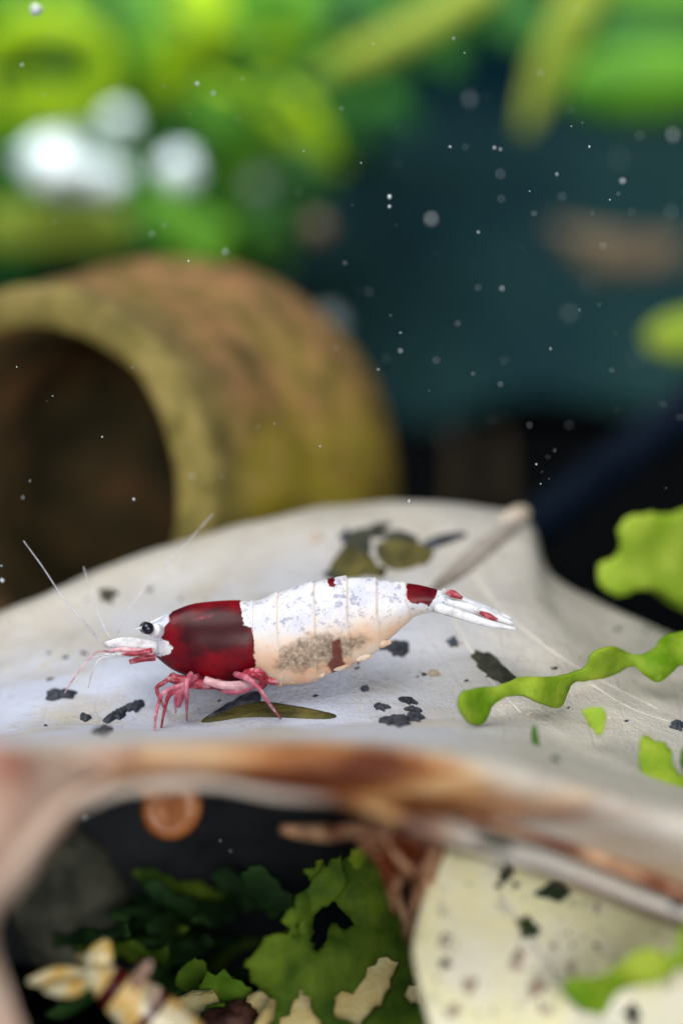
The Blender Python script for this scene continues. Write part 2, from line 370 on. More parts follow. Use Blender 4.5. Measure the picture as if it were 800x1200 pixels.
ROWS[0] = [(x_, y_ + 75, d_ + .4) for x_, y_, d_ in ROWS[1]]
HEM = []
for i_, (x_, y_, d_) in enumerate(ROWS[9]):
    w_ = max(0, min(1, (x_ - 380) / 200)); yc = ROWS[7][i_][1]
    ROWS[8][i_] = (ROWS[8][i_][0], yc + (.36 + .22 * w_) * (y_ - yc), rim_d(x_))
    HEM.append((x_, y_ - 13 - 19 * w_, rim_d(x_) + .05 + .12 * w_)); ROWS[9][i_] = (x_, y_, rim_d(x_) - .03)
ROWS.insert(9, HEM)
LSEG_U, LSEG_V = 22, 12
def leaf_sheet():
    # interpolate along u inside each row, then along v between rows, in pixel/depth terms, then place in the world
    rows = [curve(r, LSEG_U) for r in ROWS]; nu = len(rows[0]); cols = []
    for i in range(nu): cols.append(curve([r[i] for r in rows], LSEG_V))
    nv = len(cols[0]); vs = []; br = []; bu = []; pkl = []
    for j in range(nv):
        v = j / LSEG_V
        for i in range(nu):
            q = cols[i][j]; p = P(*q)
            w = .05 * nz(p, .9) + .022 * nz(p, 2.6, 4) + .008 * nz(p, 7, 9)
            if v < 5.2: p = p + Vector((0, 0, 1)) * w * (1 if v > 1 else v)
            else: p = p + (CU * .6 - CF * .6) * w
            # ragged free edge
            if v > 9.6: p = p + Vector((0, 0, 1)) * .05 * nz(p, 2.2, 11)
            vs.append(p)
            x = q[0]
            b = max(0, min(1, (v - 6.75) / .9)) if v < 10.4 else .7
            pk = math.exp(-((x - 430) / 120) ** 2)
            b *= (.85 if x < 430 else .33 * math.exp(-((x - 430) / 150) ** 2) + .52) + .5 * pk
            if v > 9.3: b *= .45 + .3 * pk
            b -= .12; pkl.append(pk * max(0, min(1, (v - 7.0) / .6)))
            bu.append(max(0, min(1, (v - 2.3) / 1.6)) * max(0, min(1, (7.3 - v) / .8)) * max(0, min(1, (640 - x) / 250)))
            br.append(b)
    fs = [(j * nu + i, j * nu + i + 1, (j + 1) * nu + i + 1, (j + 1) * nu + i) for j in range(nv - 1) for i in range(nu - 1)]
    return vs, fs, br, bu, pkl
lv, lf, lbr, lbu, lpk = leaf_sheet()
LEAF = thing('dead_leaf', P(400, 1000, 11) * 1.0, 'large bleached dead leaf arched like a tent with curled brown front rim', 'leaf')
tv, tf = thicken(lv, lf, .028)
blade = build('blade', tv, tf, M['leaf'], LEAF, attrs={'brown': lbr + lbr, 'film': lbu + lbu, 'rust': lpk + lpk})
BVH = BVHTree.FromPolygons([tuple(v) for v in tv], tf)
def hit(px, py, bvh=None):
    d = (P(px, py, 10) - CO).normalized(); h = (bvh or BVH).ray_cast(CO, d)
    return (h[0], h[1] if h[1].dot(d) < 0 else -h[1]) if h[0] is not None else (None, None)
def depth_of(p): return (p - CO).dot(CF)

def smooth_poly(pts, n=5): return [(q[0], q[1]) for q in curve([(*p, 0) for p in pts], n, True)]
def spot(name, pts, mat, parent, raise_=.02, bvh=None, n=4, rag=.0, label=None):
    """an irregular low lump lying on the leaf surface"""
    o = smooth_poly(pts, n); cx = sum(p[0] for p in o) / len(o); cy = sum(p[1] for p in o) / len(o)
    vs = []; L = len(o); fs = []
    for ring, (f, h) in enumerate(((1, -.006), (1.0, .35), (.72, .85), (.36, 1.0))):
        for i, (x, y) in enumerate(o):
            g = f * (1 + rag * 1.2 * nz((x * .16, y * .16, 0), 1, 5)) if ring < 3 else f
            p, nn = hit(cx + (x - cx) * g, cy + (y - cy) * g, bvh)
            if p is None: return None
            hh = h * raise_ if h > 0 else h
            vs.append(p + nn * hh * (1 + .5 * nz((x, y, ring), .2)))
    for r in range(3):
        for i in range(L): fs.append((r * L + i, r * L + (i + 1) % L, (r + 1) * L + (i + 1) % L, (r + 1) * L + i))
    p, nn = hit(cx, cy, bvh); vs.append(p + nn * raise_)
    for i in range(L): fs.append((3 * L + i, 3 * L + (i + 1) % L, 4 * L))
    ob = build(name, vs, fs, mat, parent)
    if label: ob['label'] = label
    return ob
def blob(cx, cy, rx, ry, rot=0, n=15, j=.42):
    out = []
    for i in range(n):
        a = 2 * math.pi * i / n; r = 1 + random.uniform(-j, j); x = math.cos(a) * rx * r; y = math.sin(a) * ry * r
        out.append((cx + x * math.cos(rot) - y * math.sin(rot), cy + x * math.sin(rot) + y * math.cos(rot)))
    return out
def surf_tube(name, pts, mat, parent, sink=.3, n=6, seg=10, bvh=None):
    """(px,py,radius px): a vein half sunk in the surface"""
    c = curve(pts, n); out = []; rad = []
    for q in c:
        p, nn = hit(q[0], q[1], bvh)
        if p is None: continue
        r = q[2] * PXS(depth_of(p)); out.append(p + nn * r * sink); rad.append(r)
    v, f = tube_geo(out, rad, seg); return build(name, v, f, mat, parent)
# algae patches near the far ridge
spot('algae_patch', [(386, 668), (396, 650), (412, 632), (424, 640), (434, 652), (440, 662), (425, 676), (402, 678)], M['olive'], LEAF, .02)
spot('algae_patch', [(440, 640), (452, 634), (476, 633), (496, 640), (502, 652), (488, 664), (462, 668), (445, 658)], M['olive'], LEAF, .02)
spot('algae_patch', [(400, 632), (414, 622), (440, 618), (452, 624), (446, 630), (425, 632), (410, 640)], M['spot'], LEAF, .018)
spot('algae_patch', [(494, 638), (512, 628), (540, 624), (546, 628), (528, 636), (504, 644)], M['spot_blue'], LEAF, .016)
for b, m in (([(412, 640), (420, 626), (430, 628), (436, 640), (430, 652), (418, 652)], 'spot'), ([(428, 660), (440, 664), (452, 668), (446, 676), (430, 674)], 'olive'), ([(448, 628), (462, 622), (480, 626), (490, 634), (470, 636), (456, 634)], 'spot'),
             ([(486, 655), (498, 646), (508, 642), (506, 652), (496, 664)], 'olive'), ([(386, 668), (378, 674), (390, 680), (402, 678)], 'spot'), (blob(445, 617, 14, 3.5, -.05), 'spot'), (blob(404, 628, 6, 8), 'spot_blue'), (blob(520, 634, 10, 4, -.2), 'spot')):
    spot('algae_patch', b, M[m], LEAF, .022, rag=.3)
for b, m in [(blob(466, 763, 11, 6), 'spot_blue'), (blob(461, 758, 15, 5), 'spot_blue'), ([(552, 768), (562, 765), (576, 768), (588, 780), (606, 798), (596, 804), (580, 798), (564, 786)], 'spot'),
             (blob(530, 754, 7, 5), 'spot_blue'), (blob(462, 845, 15, 6), 'spot_blue'), (blob(487, 842, 9, 4, .2), 'spot_blue'), (blob(476, 822, 14, 3.5, .2), 'spot_blue'),
             (blob(484, 833, 8, 3, .1), 'spot_blue'), (blob(447, 830, 8, 3), 'spot_blue'), (blob(72, 814, 15, 6, -.1), 'spot_blue'), (blob(140, 836, 15, 5, -.5), 'spot_blue'), (blob(158, 828, 9, 6, -.3), 'spot_blue'),
             (blob(120, 858, 10, 3.5, -.2), 'spot_blue'), (blob(128, 697, 10, 8), 'spot'), (blob(794, 851, 8, 5), 'spot_blue'), (blob(428, 808, 6, 2.5), 'spot_blue'), (blob(100, 842, 6, 3), 'spot_blue'),
             (blob(368, 630, 8, 5), 'vein'), (blob(508, 790, 7, 3), 'vein')]:
    spot('algae_spot', b, M[m], LEAF, .028, rag=.2)
for i in range(60):
    x = random.uniform(20, 780); y = random.uniform(690, 850); r = random.uniform(1.2, 3.2)
    spot('algae_spot', blob(x, y, r * 1.5, r * .7, random.uniform(-.4, .2), 7), M[random.choice(('spot_blue', 'vein', 'vein', 'spot'))], LEAF, .006)
# lifted flake, and a dark slit painted for the shadow under the shrimp
spot('lifted_flake', [(236, 846), (258, 832), (280, 824), (310, 823), (345, 828), (392, 838), (380, 843), (330, 841), (285, 841), (258, 845)], M['olive'], LEAF, .02, label='olive brown flake lying under the shrimp')
spot('algae_spot', [(242, 843), (262, 830), (282, 817), (298, 811), (306, 814), (303, 823), (284, 829), (262, 838)], M['spot_blue'], LEAF, .03)
# veins
surf_tube('midrib', [(606, 612, 9), (598, 618, 11), (580, 632, 12), (560, 648, 13), (540, 666, 12), (515, 686, 8), (495, 700, 4)], M['midrib'], LEAF, -.3)
tube('leaf_tip', [(588, 622, 11.95, 12), (600, 610, 12.05, 14), (612, 602, 12.15, 11), (618, 600, 12.2, 4)], M['vein'], LEAF, 5, 12)
surf_tube('side_vein', [(556, 672, 5), (580, 705, 4), (612, 735, 4), (650, 765, 4), (700, 795, 3), (770, 830, 3)], M['vein_pale'], LEAF, -.8)
surf_tube('side_vein', [(690, 800, 3), (740, 830, 3), (800, 850, 3)], M['vein_pale'], LEAF, -.8)
surf_tube('side_vein', [(520, 700, 3), (540, 740, 3), (570, 790, 3), (610, 835, 2)], M['vein_pale'], LEAF, -.8)
# dark vein that follows the lower lip on the right
vp = [(x_, y_, rim_d(x_) - .06, r_) for x_, y_, r_ in ((470, 974, 3), (500, 985, 4), (540, 996, 4), (590, 1007, 4.5), (650, 1027, 5), (710, 1049, 5), (770, 1073, 5), (830, 1095, 5), (900, 1111, 5))]
tube('lip_vein', vp, M['vein_dark'], LEAF, 6, 10)
tube('lip_vein', [(330, 972, 8.6, 6), (355, 975, 8.55, 9), (385, 976, 8.4, 10), (420, 972, 8.2, 9), (455, 976, 8.0, 8)], M['rust'], LEAF, 6, 10)
# dark sliver lying on the lip
tube('dark_sliver', [(x_, y_, rim_d(x_) - .06, r_) for x_, y_, r_ in ((544, 986, 3), (552, 988, 7), (570, 989, 8), (588, 991, 7.5), (599, 993, 3))], M['spot'], LEAF, 5, 10)

def sheet(name, outline, dfun, mat, parent, thick=.03, step=8, holes=(), amp=.05, nsc=1.5, loc=None, sm=4, rag=0):
    """a thin, gently waved, solid piece with the given outline: depth follows dfun(px,py)"""
    o = smooth_poly(outline, sm); hs = [smooth_poly(h, sm) for h in holes]
    if rag:
        f_ = lambda p: (p[0] + rag * (nz((p[0] * .11, p[1] * .11, 1)) + .6 * nz((p[0] * .3, p[1] * .3, 4))), p[1] + rag * (nz((p[0] * .11, p[1] * .11, 7)) + .6 * nz((p[0] * .3, p[1] * .3, 9))))
        o = [f_(p) for p in o]; hs = [[f_(p) for p in h] for h in hs]
    xs = [p[0] for p in o]; ys = [p[1] for p in o]; pts = list(o); edges = [(i, (i + 1) % len(o)) for i in range(len(o))]
    for h in hs:
        b = len(pts); pts += h; edges += [(b + i, b + (i + 1) % len(h)) for i in range(len(h))]
    y = min(ys) + step / 2
    while y < max(ys):
        x = min(xs) + step / 2 + random.uniform(-1, 1)
        while x < max(xs):
            if sdist(x, y, o) > step * .45 and all(sdist(x, y, h) < -step * .45 for h in hs): pts.append((x + random.uniform(-.2, .2) * step, y + random.uniform(-.2, .2) * step))
            x += step
        y += step
    V, E, F, *_ = delaunay_2d_cdt([Vector(p) for p in pts], edges, [], 0, 1e-4)
    fs = []
    for f in F:
        cx = sum(V[i][0] for i in f) / len(f); cy = sum(V[i][1] for i in f) / len(f)
        if pip(cx, cy, o) and not any(pip(cx, cy, h) for h in hs): fs.append(tuple(f))
    vs = []
    for v in V:
        d = dfun(v[0], v[1]); p = P(v[0], v[1], d); vs.append(p + CF * (amp * nz(p, nsc, 2) + amp * .4 * nz(p, nsc * 3, 5)))
    used = sorted({i for f in fs for i in f}); mp = {i: k for k, i in enumerate(used)}
    vs = [vs[i] for i in used]; fs = [tuple(mp[i] for i in f) for f in fs]
    v2, f2 = thicken(vs, fs, thick); return build(name, v2, f2, mat, parent, loc=loc)
# torn rusty tissue hanging from the lip and the pinkish curl at the left edge
sheet('torn_flap', [(420, 985), (470, 980), (518, 988), (512, 1020), (500, 1060), (488, 1098), (476, 1102), (466, 1060), (452, 1025), (432, 1005)], lambda x, y: 8.4 + (y - 985) * .006, M['rust'], LEAF, .03, 8, holes=[[(470, 1040), (480, 1030), (482, 1060), (476, 1070)]], amp=.08, nsc=3)
for pts, m in (([(545, 958, 4), (600, 972, 5), (680, 998, 7), (750, 1028, 8), (830, 1060, 7)], 'rust'), ([(360, 896, 5), (410, 904, 9), (460, 918, 10), (510, 940, 5)], 'rust')):
    tube('rolled_fold', [(x_, y_, rim_d(x_) + .02, r_) for x_, y_, r_ in pts], M[m], LEAF, 6, 10)
for pts in ([(450, 985, 8.3, 4), (470, 1010, 8.35, 5), (488, 1030, 8.5, 7), (484, 1062, 8.7, 6), (474, 1100, 8.9, 4)], [(512, 990, 8.25, 5), (502, 1012, 8.3, 6), (490, 1032, 8.45, 6)], [(440, 1000, 8.4, 3), (456, 1040, 8.6, 4), (462, 1070, 8.75, 3)]):
    tube('torn_strand', pts, M['rust'], LEAF, 5, 8)
sheet('curled_margin', [(-90, 880), (20, 880), (90, 888), (112, 905), (94, 938), (66, 980), (36, 1020), (4, 1056), (-12, 1088), (-6, 1125), (10, 1165), (22, 1230), (-90, 1230)], lambda x, y: 7.0 + .25 * math.sin((x + y * .5) * .012) + (.004 * (x - 20) if x > 20 else 0), M['curl'], LEAF, .05, 14, amp=.15, nsc=1.4)
for pts in ([(-30, 1080, 7.0, 10), (20, 1010, 6.95, 14), (70, 950, 7.05, 11), (130, 915, 7.3, 8)], [(-30, 960, 6.95, 12), (30, 915, 7.05, 14), (90, 892, 7.3, 9), (160, 884, 7.45, 5)]):
    tube('rolled_fold', pts, M['curl'], LEAF, 6, 10)

# ---------------- second leaf, lower right ----------------
L2 = thing('dead_leaf', P(640, 1210, 9.0), 'pale yellowish dead leaf with black specks under the front rim on the right', 'leaf')
def l2d(x, y): return 8.85 - (y - 1000) * .0030 + .10 * math.sin(x * .012)
L2O = [(512, 985), (560, 975), (700, 1000), (960, 1060), (960, 1300), (700, 1300), (530, 1300), (508, 1220), (490, 1150), (483, 1110), (490, 1070), (502, 1030)]
l2b = sheet('blade', L2O, l2d, M['litter'], L2, .03, 12, amp=.06, nsc=1.2)
me2 = l2b.data; off = origin(l2b); B2 = BVHTree.FromPolygons([tuple(v.co + off) for v in me2.vertices], [tuple(p.vertices) for p in me2.polygons])
for b, m in [(blob(593, 1023, 8, 10, .3), 'spot'), (blob(584, 1039, 4, 4), 'spot_blue'), (blob(604, 1038, 3.5, 4), 'spot_blue'), (blob(645, 1047, 16, 10, .1, 12, .35), 'greenspot'), (blob(620, 1088, 14, 10, .6, 12, .4), 'greenspot'),
             (blob(608, 1082, 5, 5), 'olive'), (blob(513, 1024, 9, 6), 'spot_blue'), (blob(520, 1130, 6, 6), 'spot'), (blob(648, 1110, 4, 4), 'vein'), (blob(605, 1125, 9, 14, .5, 9), 'vein'), (blob(628, 1158, 9, 14, .3), 'vein'),
             (blob(548, 1155, 8, 9), 'vein'), (blob(740, 1190, 8, 12, -.3), 'spot'), (blob(668, 1135, 5, 9), 'vein'), (blob(640, 1185, 8, 6), 'vein'), (blob(530, 1185, 10, 8), 'vein'), (blob(520, 1105, 5, 9), 'vein'), (blob(700, 1065, 4, 6), 'vein')]:
    spot('algae_spot', b, M[m], L2, .02, B2, rag=.4)
for i in range(34):
    x = random.uniform(510, 790); y = random.uniform(1085, 1195); r = random.uniform(1.2, 3)
    spot('algae_spot', blob(x, y, r, r * 1.2, random.uniform(-.4, .2), 7), M[random.choice(('spot', 'vein', 'olive'))], L2, .008, B2)
surf_tube('side_vein', [(585, 1050, 3), (610, 1085, 3), (640, 1130, 2.5), (680, 1190, 2)], M['vein_pale'], L2, -.2, bvh=B2)
spot('algae_spot', blob(796, 1060, 9, 6), M['spot_blue'], LEAF, .012)

# ---------------- the shrimp ----------------
def ground(px, py): p, n = hit(px, py); return depth_of(p)
ST = [(176, 749, 176, 763, 5), (179, 733, 180, 768, 12), (184, 727, 186, 772, 16), (192, 722, 193, 778, 20), (203, 716, 205, 786, 26), (225, 708, 225, 794, 31), (250, 705, 250, 798, 33), (275, 704, 275, 798, 34.5),
      (290, 705, 290, 797, 34.5), (300, 703, 299, 796, 32.5), (314, 698, 313, 801, 33), (340, 688, 338, 804, 34), (365, 681, 365, 799, 33), (392, 676.5, 392, 788, 31), (418, 676, 418, 777, 28), (440, 678, 440, 764, 25),
      (465, 681, 462, 744, 21), (490, 685, 484, 724, 17), (508, 690, 503, 718, 13), (520, 694, 516, 717, 11), (530, 699, 527, 716, 9), (540, 704, 538, 715, 6), (548, 708, 547, 713, 3)]
RED = [[(203, 712), (225, 702), (250, 698), (284, 697), (284, 716), (287, 731), (299, 733), (300, 775), (294, 806), (250, 808), (215, 802), (188, 785), (180, 770), (190, 767), (203, 763), (206, 757), (200, 750), (190, 743), (193, 735), (199, 727)],
       [(478, 678), (514, 686), (510, 700), (504, 708), (478, 706), (475, 695)], [(383, 670), (392, 670), (392, 684), (388, 689), (384, 685)], [(524, 690), (531, 692), (541, 702), (534, 703), (526, 699)]]
GRAIN = [(318, 772), (330, 752), (352, 740), (380, 737), (404, 738), (425, 736), (436, 746), (428, 762), (404, 776), (370, 786), (338, 790), (322, 788)]
DARK = [(387, 748), (398, 746), (401, 762), (404, 776), (398, 788), (388, 790), (384, 780), (390, 768)]
SEGX = [298, 326, 369, 407, 441, 476]
def shrimp_body():
    c = curve(ST, 16); n = len(c); seg = 72; vs = []; at = {k: [] for k in ('red', 'peach', 'grain', 'dark', 'pink', 'deep', 'seam')}
    for i, q in enumerate(c):
        xt, yt, xb, yb, w = q; T = P(xt, yt, 10); B = P(xb, yb, 10); C = (T + B) / 2; H = (T - B) / 2
        w *= PXS(10)
        for k_ in range(seg):
            a = 2 * math.pi * k_ / seg; ca, sa = math.cos(a), math.sin(a)
            # egg-shaped section: broad rounded back, side plates drawn in towards the belly
            prof = (abs(sa) ** .85) * (1 if sa >= 0 else -1) * (1.0 - .16 * max(0, -ca) ** 2)
            px = (xt + xb) / 2 + (xt - xb) / 2 * ca; py = (yt + yb) / 2 + (yt - yb) / 2 * ca
            # overlapping plates: each one stands a little proud at its rear edge
            lean = 7 * (1 - (1 - abs(ca)) ** 2) * (-1 if ca < 0 else .2)
            s = 1.0
            xx = px + lean * .6
            if xx < SEGX[0]: s = 1.0 + .02 * max(0, min(1, (xx - 210) / 80))
            else:
                for m_ in range(len(SEGX)):
                    x0 = SEGX[m_]; x1 = SEGX[m_ + 1] if m_ + 1 < len(SEGX) else 512
                    if x0 <= xx < x1: s = .98 + .055 * ((xx - x0) / (x1 - x0)) ** 2.2
            p = C + H * (ca * s) + CF * (w * prof * s)
            vs.append(p)
            at['red'].append(max(sdist(px, py, r) for r in RED)); t = (1 - ca) / 2
            pe = t * 1.02
            if px < 305: pe = 0 if px < 285 else pe
            if px > 430: pe -= (px - 430) / 90 * .55
            at['peach'].append(pe); at['grain'].append(sdist(px, py, GRAIN)); at['dark'].append(sdist(px, py, DARK))
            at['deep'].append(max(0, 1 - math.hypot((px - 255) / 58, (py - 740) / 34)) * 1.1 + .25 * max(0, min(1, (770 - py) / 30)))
            at['seam'].append(max([0] + [1 - abs(xx + 1.5 * nz((px * .05, py * .12, 0)) - x0) / 1.8 for x0 in SEGX[1:]]))
            at['pink'].append(max(0, .75 - math.hypot((px - 240) / 34, (py - 722 + (px - 240) * .22) / 6)))
    fs = [(i * seg + k_, i * seg + (k_ + 1) % seg, (i + 1) * seg + (k_ + 1) % seg, (i + 1) * seg + k_) for i in range(n - 1) for k_ in range(seg)]
    for e, base in ((0, 0), (1, (n - 1) * seg)):
        ctr = sum((vs[base + k_] for k_ in range(seg)), Vector()) / seg; vs.append(ctr)
        for k in at: at[k].append(at[k][base])
        for k_ in range(seg): fs.append((len(vs) - 1, base + (k_ + 1) % seg, base + k_))
    return vs, fs, at
gd = ground(300, 846)
SH = thing('shrimp', P(280, 850, 10), 'red and white banded shrimp standing side on upon the bleached leaf', 'shrimp')
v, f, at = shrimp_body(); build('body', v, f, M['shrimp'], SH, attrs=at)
def bl(name, ctrl, mat, parent, wid, thick=.02, side=None, n=5, fold=.25, label=None, seg=6):
    """a tapered blade along ctrl (px,py,d), half-widths wid in px at each control, slightly keeled"""
    c = curve([(*q, w) for q, w in zip(ctrl, wid)], n); pts = [P(q[0], q[1], q[2]) for q in c]; vs = []; fs = []
    for i, p in enumerate(pts):
        t = (pts[min(i + 1, len(pts) - 1)] - pts[max(i - 1, 0)]).normalized()
        s = side.cross(t).normalized() if side is not None else CF.cross(t).normalized()
        nn = t.cross(s); w = max(c[i][3], .3) * PXS(c[i][2])
        for k_ in range(seg + 1):
            u = -1 + 2 * k_ / seg; vs.append(p + s * (u * w) + nn * (fold * w * (abs(u) ** 1.5)))
    m = seg + 1
    for i in range(len(pts) - 1):
        for k_ in range(seg): fs.append((i * m + k_, i * m + k_ + 1, (i + 1) * m + k_ + 1, (i + 1) * m + k_))
    v2, f2 = thicken(vs, fs, thick); o = build(name, v2, f2, mat, parent)
    if label: o['label'] = label
    return o
# eyes on short stalks, near and far side
for dd, dx, dy in ((-.15, 0, 0), (.15, -3, -1)):
    v, f = ball_geo(P(173.5 + dx, 736.5 + dy, 10 + dd), 7.2 * PXS(10), 20, 14); e = build('eye', v, f, M['eye'], SH)
    tube('eye_stalk', [(188 + dx, 740 + dy, 10 + dd * .5, 8), (180 + dx, 738 + dy, 10 + dd * .9, 8)], M['scale'], e, 4, 10)
tube('rostrum', [(205, 722, 10, 7), (190, 727, 10, 5), (178, 731, 10, 3.5), (166, 736, 10, 2), (157, 738, 10, .8)], M['scale'], SH, 5, 10)
# antennal scales, antennule bases, mouth limbs
for dd in (-.09, .09):
    bl('antennal_scale', [(184, 758, 10 + dd), (165, 757, 10 + dd * 1.2), (145, 754, 10 + dd * 1.2), (124, 754, 10 + dd)], M['scale'], SH, [6, 7.5, 6.5, 1.2], .03)
for pts, m in (([(180, 764, 9.86, 4), (160, 763, 9.84, 4), (142, 761, 9.84, 3), (128, 763, 9.85, 1.5)], 'feeler_pink'), ([(182, 770, 9.87, 4.5), (166, 772, 9.85, 4), (152, 776, 9.85, 3)], 'leg_dark'),
               ([(182, 768, 10.08, 4), (160, 767, 10.1, 3.5), (140, 767, 10.1, 2.5), (122, 768, 10.1, 1)], 'scale'), ([(178, 762, 9.82, 3), (160, 766, 9.8, 3), (143, 766, 9.8, 2)], 'leg_dark')):
    tube('antennule_base', pts, M[m], SH, 5, 10)
for pts, m, r in (([(132, 758), (122, 756), (98, 728), (74, 700), (50, 664), (28, 634)], 'feeler', 9.7), ([(136, 756), (124, 738), (110, 704), (98, 664)], 'feeler', 10.35), ([(140, 752), (140, 737), (158, 704), (208, 648), (250, 602)], 'feeler', 10.5),
                  ([(134, 764), (114, 764), (98, 780), (82, 802), (76, 812)], 'feeler_pink', 9.75), ([(138, 768), (118, 772), (108, 790), (104, 806)], 'feeler', 9.9), ([(130, 766), (112, 770), (100, 774)], 'feeler', 10.0)):
    L = len(pts); tube('antenna', [(x, y, 9.95 + (r - 9.95) * min(1, i / 2), 1.5 - .9 * i / (L - 1)) for i, (x, y) in enumerate(pts)], M[m], SH, 6, 6)
# walking legs: near and far side, feet on the leaf
def leg(name, pts, mat, radii):
    fd = ground(pts[-1][0], pts[-1][1]); L = len(pts)
    ctrl = []
    for i, (q, r) in enumerate(zip(pts, radii)):
        d = q[2] if i < L - 1 else max(9.55, min(10.4, fd))
        ctrl.append((q[0], q[1], d, r * .64))
    # straight-ish joints: more samples close to the knees
    return tube(name, ctrl, M[mat], SH, 6, 10)
leg('walking_leg', [(232, 792, 9.90), (212, 804, 9.78), (192, 812, 9.75), (184, 832, 9.76), (181, 857, 9.8)], 'leg', [6, 5.5, 4.5, 3.2, 2.0])
leg('walking_leg', [(236, 792, 9.95), (215, 806, 9.86), (199, 814, 9.86), (193, 832, 9.86), (189, 853, 9.86)], 'leg_dark', [6, 5.5, 4.5, 3, 2])
leg('walking_leg', [(224, 790, 9.86), (219, 800, 9.74), (219, 818, 9.74), (219, 844, 9.78)], 'leg', [6, 5, 4, 1.6])
leg('walking_leg', [(276, 790, 9.88), (290, 795, 9.76), (303, 806, 9.74), (315, 824, 9.75), (329, 842, 9.8)], 'leg', [6, 6, 4.5, 3.2, 1.8])
leg('walking_leg', [(270, 790, 10.1), (256, 808, 10.2), (238, 812, 10.25), (222, 806, 10.25), (207, 816, 10.2), (206, 836, 10.2)], 'leg', [5, 5, 4, 3.5, 3, 1.5])
leg('walking_leg', [(280, 790, 10.1), (294, 800, 10.2), (286, 812, 10.25), (262, 815, 10.25), (240, 812, 10.2)], 'leg_white', [5, 5, 4, 3.5, 3])
leg('walking_leg', [(205, 790, 9.95), (192, 800, 9.9), (184, 806, 9.9), (187, 818, 9.9), (192, 828, 9.9)], 'leg_dark', [5, 4.5, 4, 3.5, 2.5])
for pts, m in (([(200, 794, 9.95, 6), (222, 800, 9.9, 7), (246, 802, 9.9, 6), (262, 800, 9.95, 6)], 'leg_dark'), ([(240, 797, 9.84, 5), (262, 803, 9.82, 5), (288, 802, 9.84, 5), (302, 798, 9.9, 4)], 'leg_white'),
               ([(288, 790, 9.85, 6), (302, 789, 9.8, 6.5), (310, 797, 9.82, 5.5), (305, 806, 9.86, 4)], 'leg_dark'), ([(300, 792, 9.84, 4), (318, 798, 9.82, 4), (326, 800, 9.84, 3)], 'leg_dark'),
               ([(214, 808, 9.86, 6), (210, 818, 9.85, 6), (208, 828, 9.86, 4)], 'leg'), ([(260, 808, 9.86, 4), (276, 810, 9.86, 4.5), (292, 806, 9.86, 4), (300, 800, 9.88, 3)], 'leg')):
    tube('mouth_limb' if pts[0][0] < 235 else 'leg_base', pts, M[m], SH, 5, 10)
# swimming legs folded flat under the belly
for i, (x, y) in enumerate(((330, 795), (356, 791), (384, 780), (410, 769), (434, 753))):
    for dd in (-.05, .05):
        bl('swimmeret', [(x, y - 8, 10 + dd), (x + 10, y + 1, 10 + dd * 1.2), (x + 24, y - 1, 10 + dd * 1.2)], M['peach_flap'], SH, [4, 5, 1.5], .02)
# tail fan
fanm = M['scale']
bl('telson', [(516, 698, 9.98), (540, 705, 9.98), (566, 715, 9.98), (596, 728, 9.98)], fanm, SH, [8, 5.5, 3.4, .8], .025, fold=.5)
sheet('tail_membrane', [(512, 692), (528, 697), (545, 704), (570, 715), (590, 724), (602, 731), (603, 736), (590, 733), (570, 727), (545, 719), (520, 714)], lambda x, y: 9.97, M['membrane'], SH, .02, 5, amp=.01)
bl('red_mark', [(523, 693.5, 9.93), (531, 696, 9.915), (541, 701, 9.92)], M['leg_dark'], SH, [2.5, 4, 1.5], .012)
for dd, pts, w in ((-.12, [(508, 711, 9.95), (536, 719, 9.87), (566, 729, 9.84), (592, 735, 9.84), (604, 737, 9.84)], [5, 5, 3.6, 1.8, .5]), (-.05, [(524, 706, 9.94), (552, 713, 9.90), (580, 723, 9.88), (601, 731, 9.88)], [4, 4.5, 3.6, .8]),
                  (.05, [(522, 700, 10.04), (550, 708, 10.08), (578, 718, 10.1), (600, 726, 10.1)], [4, 4.5, 3.6, .8]), (.10, [(516, 706, 10.05), (545, 715, 10.12), (574, 725, 10.15), (597, 735, 10.16)], [5, 6, 5, 1])):
    u = bl('tail_fan_blade', pts, fanm, SH, w, .02, fold=.45)
    if dd == -.05: bl('red_mark', [(562, 717.5, 9.85), (571, 721.5, 9.84), (582, 726.5, 9.85)], M['leg_dark'], u, [1.5, 3.2, 1.2], .012)

